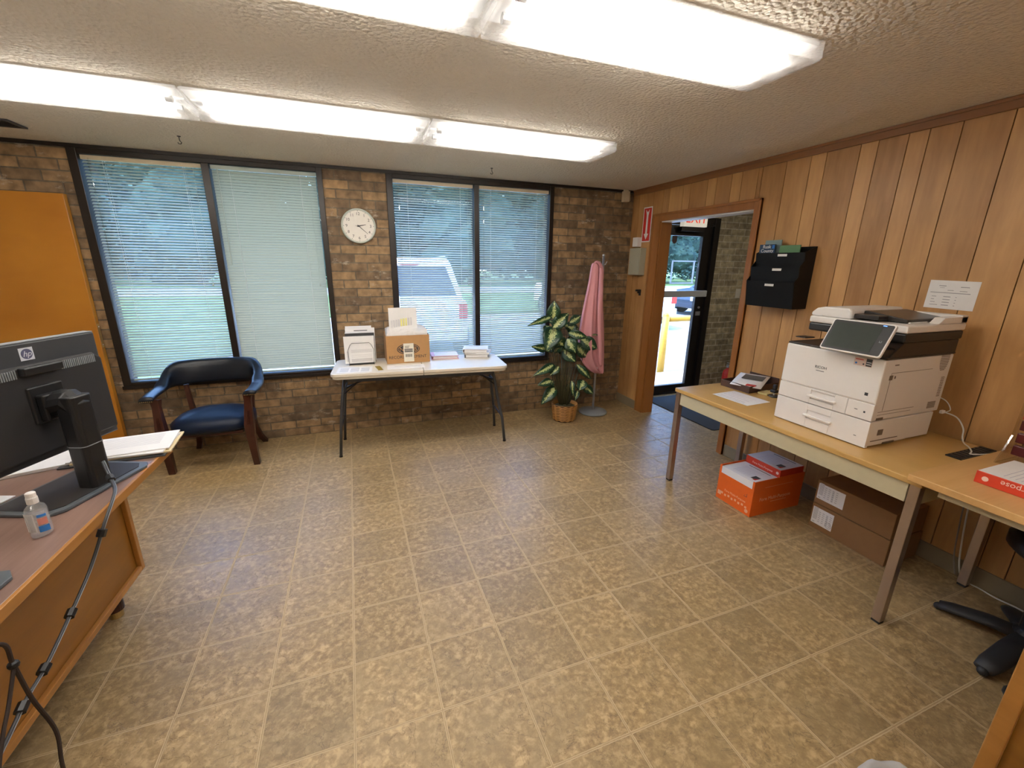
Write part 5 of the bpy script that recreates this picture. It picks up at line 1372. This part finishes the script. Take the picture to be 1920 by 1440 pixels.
m = MB(); Mb = Matrix.Translation((1.205, .305, 0)); m.lathe([(.10, .001), (.105, .01), (.128, .27), (.131, .275), (.127, .28), (.122, .27), (.10, .015)], 32, Mb); build('bucket', m, M_grey, t, smooth=True)
m = MB(); rows = []
for i, (r, z) in enumerate(((.137, .17), (.139, .22), (.137, .27), (.135, .296), (.128, .300), (.12, .285), (.112, .20), (.10, .12))):
    rows.append([(1.205+cos(2*pi*k/60)*(r+.006*sin(9*k*.7+i)+.004*sin(k*1.9)), .305+sin(2*pi*k/60)*(r+.006*sin(9*k*.7+i)), z+.006*sin(k*1.3+i)) for k in range(61)])
m.grid(rows); build('liner', m, M_liner, t, smooth=True)

# ================================================================== LEFT DESK
DZt = .755; DA = radians(-1.6)
t = thing('desk', 'wooden desk with brown laminate top at left edge', 'desk', (-.85, 2.27, 0), DA)
# local frame: x=0 is the aisle edge, y=0 the far end
m = MB(); m.box(-.80, -.012, -1.75, -.012, DZt-.028, DZt); build('desktop', m, M_desktop, t, local=True, bevel=.002)
m = MB(); m.box(-.0118, 0, -1.75, 0, DZt-.032, DZt+.0008); m.box(-.80, -.012, -.0118, 0, DZt-.032, DZt+.0008); build('edge_band', m, M_deskedge, t, local=True, bevel=.002)
m = MB(); m.box(-.76, -.212, -1.70, -.045, .165, DZt-.0285); build('body', m, M_deskwood, t, local=True, bevel=.003)
m = MB(); x0, x1 = -.2118, -.192
m.box(x0, x1, -.072, -.045, .165, DZt-.034); m.box(x0, x1, -1.70, -.072, .165, .19); build('panel_frame', m, M_deskedge, t, local=True, bevel=.003)
for (x, y) in ((-.29, -.15), (-.29, -1.5), (-.68, -.15), (-.68, -1.5)):
    m = MB(); m.lathe([(.026, .001), (.028, .035), (.034, .036), (.036, .1645)], 20, Matrix.Translation((x, y, 0))); lg = build('leg', m, M_mahog, t, local=True)
    m = MB(); m.lathe([(.0275, .0015), (.029, .036)], 20, Matrix.Translation((x, y, 0))); build('ferrule', m, M_brass, lg, local=True)

def monitor(loc, rz, name_label, stand_label, hw, h0, h1, logo=True):
    """local frame: +x points from screen back to viewer, panel centred behind the pole"""
    t = thing('monitor', name_label, 'monitor', loc, rz)
    zc = (h0+h1)/2 - .01
    X_ = .03
    m = MB(); m.box(-0.1600, -0.1200, -hw, hw, h0, h1); shell = build('housing', m, M_dgrey, t, local=True, bevel=.006)
    m = MB(); m.prism([(-hw+.02, h0+.03), (hw-.02, h0+.03), (hw-.02, h1-.10), (hw-.05, h1-.075), (-hw+.05, h1-.075), (-hw+.02, h1-.10)], .028, Matrix(((0, 0, 1, -0.1202), (1, 0, 0, 0), (0, 1, 0, 0), (0, 0, 0, 1))))
    build('back_bulge', m, M_blackm, t, local=True, bevel=.008)
    for s in (-1, 1):
        m = MB()
        for k in range(26):
            y = s*(.075+k*.007)
            if abs(y) < hw-.05: m.box(-0.0922, -0.0890, y-.0018, y+.0018, h1-.112, h1-.082)
        build('vent_ribs', m, M_grey, t, local=True)
    m = MB(); m.box(-0.0940, -0.0680, -.065, .065, h1-.105, h1-.078); build('cable_cover', m, M_black, t, local=True, bevel=.004)
    m = MB(); m.box(-0.1610, -0.1595, -hw+.015, hw-.015, h0+.02, h1-.015); build('screen', m, M_screen, t, local=True)
    m = MB(); m.box(-0.1580, -0.1220, -hw+.003, hw-.003, h1+.0002, h1+.003); build('top_edge', m, M_cream if False else M_grey, t, local=True)
    if logo:
        m = MB(); m.box(-0.1197, -0.1185, -.022, .022, h1-.062, h1-.018); lg = build('logo_plate', m, flat('logo_silver', (.62, .64, .70), .4), t, local=True)
        m = MB(); m.mi = 0; m.lathe([(.018, 0), (.018, .0006)], 28, Matrix.Translation((-0.1185, 0, h1-.040)) @ Matrix.Rotation(pi/2, 4, 'Y')); m.mi = 1
        m.text('hp', .028, (-0.1176, 0, h1-.040), (0, 1, 0), (0, 0, 1), shear=.35); build('logo', m, [flat('logo_violet', (.10, .10, .18), .4), flat('logo_silver2', (.62, .64, .70), .4)], lg, local=True)
    m = MB(); m.box(-.122, -.085, -.06, .06, zc-.06, zc+.075); m.box(-.085, -.055, -.045, .045, zc-.05, zc+.045); build('mount_bracket', m, M_black, t, local=True, bevel=.006)
    m = MB(); ptop = zc+.035
    m.prism([(x*1.0, y) for x, y in rrect(-.036, .036, -.04, .04, .018)], ptop-.008, Matrix.Translation((0, 0, .008)))
    m.tube([(-.065, 0, ptop-.035), (-.01, 0, ptop-.022), (.012, 0, ptop-.05)], [.045, .045, .04], 12)
    pole = build('pole', m, M_black, t, local=True, bevel=.01)
    m = MB(); z = ptop*.48; m.prism(rrect(-.0375, .0375, -.0415, .0415, .018), .003, Matrix.Translation((0, 0, z))); build('pole_ring', m, M_grey, pole, local=True)
    m = MB(); B = [(-.19, -.215), (.035, -.215), (.062, -.175), (.062, .155), (.035, .188), (-.19, .188)]
    m.prism(B, .010, Matrix.Translation((0, 0, .0006))); bs = build('base', m, flat('slate_plastic', (.09, .105, .12), .4), t, local=True, bevel=.002)
    m = MB(); m.prism([(x*.86-.012, y*.90) for x, y in B], .002, Matrix.Translation((0, 0, .0108))); build('base_inlay', m, M_blackm, bs, local=True)
    return t
mz = .0
monitor((-.974, 1.912, DZt+.0012), radians(-21), 'dark grey monitor seen from behind with square logo plate', '', .255, .125, .553)
monitor((-1.00, 1.215, DZt+.0012), radians(-6), 'second monitor stand whose dark base corner shows at left edge', '', .15, .16, .50, logo=False)

# cable from monitor down the desk front
t = thing('monitor_cable', 'black and silver sleeved cable tied along the desk front', 'cable', (-.93, 1.9, 0))
path = [(-.93, 1.895, .86), (-.905, 1.86, .81), (-.87, 1.80, .79), (-.848, 1.73, .782), (-.846, 1.645, .735), (-.88, 1.58, .614), (-.88, 1.443, .556), (-.88, 1.308, .507), (-.88, 1.218, .49), (-.88, 1.132, .458), (-.89, .95, .38), (-.9, .75, .25), (-.9, .6, .02), (-.9, .4, .008)]
m = MB(); sp1 = spline(path); m.tube([p+Vector((0, .004, 0)) for p in sp1], .0045, 8); m.tube([p-Vector((0, .004, 0)) for p in sp1], .0045, 8); cbm = build('sleeve', m, M_dgrey, t, smooth=True)
m = MB(); m.tube([p+Vector((.005, 0, .001)) for p in sp1], .0014, 5); build('stripe', m, M_grey, cbm)
for k in (9, 34, 48, 57, 66):
    m = MB(); a = sp1[k]; b = sp1[k+1]; d = (b-a).normalized(); m.tube([a-d*.012, a+d*.012], .013, 8); build('cable_tie', m, M_black, t)
t = thing('braided_cable', 'thin black braided cable looping at bottom left corner', 'cable', (-.9, 1.3, 0))
m = MB(); m.tube(spline([(-.92, 1.02, .765), (-.84, 1.06, .775), (-.80, 1.10, .76), (-.80, 1.108, .695), (-.80, 1.12, .576), (-.80, 1.148, .433), (-.80, 1.13, .328), (-.80, 1.12, .15), (-.82, 1.10, .01), (-.86, 1.0, .007), (-.95, .9, .007)]), .0045, 8)
m.tube(spline([(-.80, 1.108, .69), (-.80, 1.085, .655), (-.80, 1.059, .619), (-.80, 1.024, .577), (-.80, .98, .5), (-.81, .93, .3), (-.83, .9, .05)]), .004, 8)
build('cord', m, flat('brown_black_braid', (.03, .018, .014), .7), t)
m = MB(); m.blob((-.80, 1.108, .693), .011, 2); build('cable_tie', m, M_black, t)

# bottle
bz_ = DZt+.0012; bx_, by_ = -.972, 1.590
t = thing('sanitizer_bottle', 'small clear hand sanitizer bottle with white cap on desk', 'bottle', (bx_, by_, bz_))
Mb = Matrix.Translation((bx_, by_, bz_))
def oval(prof, mt, nm, par, n=28, k=.72, sm=True):
    m = MB(); m.lathe(prof, n, Mb @ Matrix.Rotation(radians(65), 4, 'Z') @ Matrix.Diagonal((1, k, 1, 1))); return build(nm, m, mt, par, smooth=sm)
oval([(.018, .0006), (.026, .003), (.0275, .010), (.0275, .088), (.024, .100), (.013, .110), (.0115, .118)], milky('bottle_plastic', (.95, .95, .96), .22), 'body', t)
oval([(.022, .004), (.0245, .008), (.0245, .080)], milky('gel', (.93, .94, .95), .25), 'gel', t)
m = MB(); m.lathe([(.0135, .112), (.0135, .130), (.0125, .133)], 20, Mb); m.lathe([(.012, .1335), (.012, .146), (.010, .148)], 20, Mb); build('cap', m, M_white, t, smooth=False)
m = MB(); n = 9
def lab(a0, a1, z0, z1, mi, r=.0283):
    m.mi = mi
    rows = [[(bx_ + r*cos(a)*1, by_ + r*sin(a)*.8, bz_+z) for a in [a0+(a1-a0)*k/n for k in range(n+1)]] for z in (z0, z1)]
    m.grid(rows)
lab(-2.6, -1.45, .022, .085, 0); lab(-1.30, -.35, .020, .040, 1); lab(-1.25, -.4, .044, .066, 2); lab(-1.2, -.4, .070, .078, 1)
o = build('label', m, [M_paper, M_blue, flat('label_red', (.65, .25, .2), .5)], t, normals=False)
# papers on desk
for k, (cx_, cy_, w_, d_, rz, z, th, mt, lb) in enumerate((
        (-1.02, 2.36-.10, .36, .26, 3, 0, .006, M_dgrey, 'dark folder at bottom of paper stack on desk corner'),
        (-1.00, 2.375-.10, .34, .25, 5, .0064, .007, M_manila, 'cream folder above dark folder in desk paper stack'),
        (-1.01, 2.36-.10, .33, .23, 1, .0138, .006, M_paper, 'white papers in middle of desk paper stack'),
        (-1.005, 2.375-.10, .33, .235, 7, .0202, .005, M_paper, 'white printed sheet on top of paper stack at desk corner'))):
    o = sheet('desk_papers', lb, 'papers', (cx_, cy_), w_, d_, radians(rz), mt, DZt+.001+z, [(-.4, .35, .38-.06*r, .40-.06*r) for r in range(10)] if k == 3 else (), th=th, inkm=flat('faint_print', (.66, .64, .66), .8) if k == 3 else None)
sheet('desk_papers', 'open white booklet behind the monitor on desk', 'papers', (-1.33, 2.20), .28, .20, radians(20), M_paper, DZt+.001, th=.012)
sheet('desk_papers', 'white sheet lying under the monitor panel on desk', 'papers', (-1.35, 1.80), .20, .30, radians(-18), M_paper, DZt+.001, [(-.3, .3, .1-.05*r, .11-.05*r) for r in range(5)], th=.004)
m = MB(); m.box(-1.36, -1.20, 1.50, 1.68, DZt+.001, DZt+.012)
tag(build('notepad', m, M_paper, origin=(-1.28, 1.6, DZt)), 'white notepad left of the sanitizer bottle', 'note pad')

# ================================================================== OUTSIDE
GZ = -.10
def slab(nm, x0, x1, y0, y1, z0, z1, mt, lb): m = MB(); m.box(x0, x1, y0, y1, z0, z1); o = struct(build(nm, m, mt), lb); return o
slab('entrance_walk', 2.6, 9, YB+.22, 5.32, GZ-.05, GZ+.06, M_walk, 'tan concrete walk outside the door')
slab('sidewalk', -14, 2.6, YB+.22, 5.3, GZ-.05, GZ+.02, M_concrete, 'concrete sidewalk')
slab('parking_lot', -2.2, 40, 5.32, 14.5, GZ-.1, GZ, M_concrete, 'pale concrete parking area')
slab('side_lawn', -40, -2.2, 5.32, 14.5, GZ-.1, GZ+.015, M_grass, 'grass beside the parking area')
slab('lawn', -60, 90, 14.5, 24, GZ-.1, GZ+.03, M_grass, 'grass strip')
slab('road', -60, 90, 24, 31, GZ-.1, GZ+.01, M_road, 'road')
slab('far_lawn', -90, 120, 31, 90, GZ-.1, GZ+.05, M_grass, 'far grass')
t = thing('pipe_railing', 'yellow painted pipe railing outside the glass door', 'railing', (4.62, 5.42, GZ))
m = MB(); m.tube([(4.60, 5.42, GZ+.002), (4.60, 5.42, .84)], .055, 16); m.blob((4.60, 5.42, .84), .055, 2); build('post', m, M_yellow, t, smooth=True)
m = MB(); m.tube([(4.66, 5.42, .79), (6.6, 5.42, .79)], .045, 12); build('rail', m, M_yellow, t, smooth=True)
m = MB(); m.tube([(6.60, 5.42, GZ+.002), (6.60, 5.42, .84)], .055, 16); build('post', m, M_yellow, t, smooth=True)

def car(label, loc, rz, paint, kind='suv', group=None):
    """local +y forward, origin at rear bumper centre on the ground"""
    t = thing('pickup_truck' if kind == 'pickup' else ('suv' if kind == 'suv' else 'sedan'), label, 'car', loc, rz, group)
    W_ = .95
    if kind == 'suv':
        side = [(.02, .35), (0, .9), (.12, 1.08), (3.5, 1.08), (4.6, .98), (4.75, .7), (4.7, .35)]; cab = [(.14, 1.08), (.42, 1.70), (.6, 1.78), (2.6, 1.76), (3.45, 1.08)]; gz = 1.64; L_ = 4.7
    elif kind == 'pickup':
        side = [(0, .45), (0, 1.12), (1.9, 1.12), (4.0, 1.12), (5.2, 1.05), (5.4, .8), (5.35, .4)]; cab = [(1.95, 1.12), (2.05, 1.82), (2.3, 1.86), (3.5, 1.84), (4.15, 1.12)]; gz = 1.72; L_ = 5.3
    else:
        side = [(.02, .3), (0, .85), (.15, .95), (3.4, .90), (4.4, .80), (4.55, .55), (4.5, .28)]; cab = [(.55, .95), (1.15, 1.38), (1.4, 1.43), (2.5, 1.42), (3.35, .90)]; gz = 1.32; L_ = 4.5
    MS = Matrix(((0, 0, 1, -W_), (1, 0, 0, 0), (0, 1, 0, 0), (0, 0, 0, 1)))
    m = MB(); m.prism(side, 2*W_, MS); build('body', m, paint, t, local=True, bevel=.06, seg=3)
    zb = cab[0][1]; m = MB(); lo = []; hi = []
    vs0 = [[m.bm.verts.new(Vector((s*(W_-.05-.20*(z-zb)/(1.8-zb)), y, z-.01))) for y, z in cab] for s in (-1, 1)]
    m._f(vs0[0]); m._f(vs0[1][::-1])
    for k in range(len(cab)): m._f([vs0[0][k], vs0[0][(k+1) % len(cab)], vs0[1][(k+1) % len(cab)], vs0[1][k]])
    cb_ = build('cabin', m, paint, t, local=True, bevel=.03)
    # windows as dark glass panels standing just proud of the cabin
    m = MB(); ztop = gz
    yb0 = cab[0][0]; yb1 = cab[1][0]; zt_ = cab[1][1]
    f0 = .12; f1 = .90
    p = lambda f: (yb0+(yb1-yb0)*f-.012, zb+(zt_-zb)*f)
    a, b = p(f0), p(f1); wl = W_-.05-.20*(a[1]-zb)/(1.8-zb)-.10; wh = W_-.05-.20*(b[1]-zb)/(1.8-zb)-.12
    m.poly([(-wl, a[0], a[1]), (wl, a[0], a[1]), (wh, b[0], b[1]), (-wh, b[0], b[1])])
    yf0 = cab[-1][0]; yf1 = cab[-2][0]; zf1 = cab[-2][1]; zf0 = cab[-1][1]
    pf = lambda f: (yf0+(yf1-yf0)*f+.014, zf0+(zf1-zf0)*f+.006)
    a, b = pf(.08), pf(.92)
    m.poly([(-.78, a[0], a[1]), (.78, a[0], a[1]), (.62, b[0], b[1]), (-.62, b[0], b[1])])
    for s in (-1, 1):
        y0_ = yb0+.35; y1_ = yf0-.35; n_ = 3 if kind != 'pickup' else 2
        ya = yb1+.12; yb_ = yf1+.05
        for k in range(n_):
            u0, u1 = k/n_+.02, (k+1)/n_-.02
            zlo = zb+.06; zhi = gz-.04
            X = lambda z: s*(W_-.05-.20*(z-zb)/(1.8-zb)+.010)
            lo0 = ya-.1+(y1_-ya+.1)*u0; lo1 = ya-.1+(y1_-ya+.1)*u1; hi0 = ya+(yb_-ya)*u0; hi1 = ya+(yb_-ya)*u1
            m.poly([(X(zlo), lo0, zlo), (X(zlo), lo1, zlo), (X(zhi), hi1, zhi), (X(zhi), hi0, zhi)])
    build('window', m, M_carglass, cb_, local=True)
    for y in (.85, L_-.95):
        for s in (-1, 1):
            m = MB(); Mw_ = Matrix.Translation((s*(W_-.11), y, .34)) @ Matrix.Rotation(pi/2*s, 4, 'Y')
            m.lathe([(.20, 0), (.33, .0), (.345, .03), (.345, .20), (.33, .225), (.21, .228)], 28, Mw_); wl_ = build('tyre', m, M_rubber, t, local=True)
            m = MB(); m.lathe([(.20, .19), (.20, .232), (.05, .236)], 20, Mw_); build('rim', m, M_steel, wl_, local=True)
    for s in (-1, 1):
        m = MB(); zl = (.75, 1.02) if kind == 'suv' else ((.72, 1.06) if kind == 'pickup' else (.65, .82)); m.box(s*(W_-.09)-.075, s*(W_-.09)+.075, -.025, .12, *zl); build('tail_light', m, M_tail, t, local=True, bevel=.01)
        m = MB(); m.box(s*.7-.14, s*.7+.14, L_-.12, L_+.055, .66 if kind != 'sedan' else .55, .80 if kind != 'sedan' else .68); build('headlight', m, M_paper, t, local=True, bevel=.01)
    m = MB(); m.box(-W_+.03, W_-.03, -.10, .05, .38, .60); build('bumper', m, M_steel if kind == 'pickup' else paint, t, local=True, bevel=.03)
    m = MB(); m.box(-.16, .16, -.112, -.1005, .44, .56) if kind == 'pickup' else m.box(-.16, .16, -.03, -.012, .72, .86); build('licence_plate', m, M_paper, t, local=True)
    if kind == 'suv':
        m = MB(); m.box(-.16, .16, .34, .40, 1.655, 1.685); build('brake_light', m, M_tail, t, local=True)
        for s in (-1, 1):
            m = MB(); m.tube([(s*.66, .65, 1.80), (s*.66, 2.6, 1.80)], .018, 6); build('roof_rail', m, M_steel, t, local=True)
    if kind == 'pickup':
        m = MB(); m.box(-.78, .78, .10, 1.85, 1.121, 1.124); build('bed', m, M_black, t, local=True)
    return t
car('white suv with dark rear window parked beyond right window', (.95, 7.35, GZ), radians(-3), M_carw, 'suv')
car('white pickup truck seen through the glass door', (7.27, 9.35, GZ), radians(0), M_carw, 'pickup')
car('dark navy sedan parked behind yellow railing', (15.45, 12.3, GZ), radians(90), M_carb, 'sedan')

# trees beyond the road (shared meshes, one object each)
def tree_meshes(seed, h, w):
    rnd = random.Random(seed)
    m = MB(); m.tube([(0, 0, 0), (.1, 0, h*.3), (0, .1, h*.62), (.05, 0, h*.9)], [.32, .26, .17, .04], 10); m.tube([(0, 0, h*.3), (w*.4, .3, h*.5)], [.14, .05], 6); m.tube([(0, 0, h*.35), (-w*.4, -.3, h*.55)], [.14, .05], 6)
    a = bpy.data.meshes.new('trunk'); m.bm.to_mesh(a); m.bm.free(); a.materials.append(M_bark)
    m = MB()
    for k in range(34):
        u = k/33; z = h*(.10+.85*u); r = w*(1-.70*u**2)*(.62+.3*rnd.random()); an = rnd.uniform(0, 2*pi); rad = w*(1-.85*u**2.4)*.5
        m.blob((cos(an)*rad, sin(an)*rad, z), r*.60, 2, .4, 2.2, (1, 1, .75))
    # leaf sprays
    for k in range(7500):
        u = rnd.random(); z = h*(.03+.95*u); an = rnd.uniform(0, 2*pi); rad = w*(1.0-.85*u**2.6)*rnd.uniform(.65, 1.08)
        c = Vector((cos(an)*rad, sin(an)*rad, z)); s = rnd.uniform(.10, .24)
        d1 = Vector((rnd.uniform(-1, 1), rnd.uniform(-1, 1), rnd.uniform(-.6, .6))).normalized()*s; d2 = d1.cross(Vector((rnd.uniform(-1, 1), rnd.uniform(-1, 1), rnd.uniform(-1, 1)))).normalized()*s*.45
        m.poly([c-d1, c+d2, c+d1, c-d2])
    bmesh.ops.recalc_face_normals(m.bm, faces=m.bm.faces)
    b = bpy.data.meshes.new('foliage'); m.bm.to_mesh(b); m.bm.free(); b.materials.append(M_foliage)
    return a, b
TM = [tree_meshes(1, 16, 4.2), tree_meshes(2, 15, 4.2)]
rndt = random.Random(11)
spots = [(-38, 36), (-28.5, 36), (-19, 36), (-9.5, 35.5), (0, 36), (9.5, 35.5), (19, 36), (28.5, 36), (38, 35.5), (-43.4, 47), (-31, 47), (-18.6, 47), (-6.2, 47), (6.2, 47), (18.6, 47), (31, 47), (43.4, 47)]
for i, (x, y) in enumerate(spots):
    a, b = TM[i % 2]
    win = 'left window' if x/y < 0 else ('right window' if x/y < .62 else 'glass door')
    row = 'nearer row' if y < 40 else 'farther row'
    t = thing('tree', 'dark green tree in the %s beyond the road, outside the %s' % (row, win), 'tree', (x, y, GZ+.05), rndt.uniform(0, 6), group='trees of the %s outside the %s' % (row, win))
    for nm, me in (('trunk', a), ('foliage', b)):
        o = bpy.data.objects.new(nm, me); COL.objects.link(o); o.parent = t
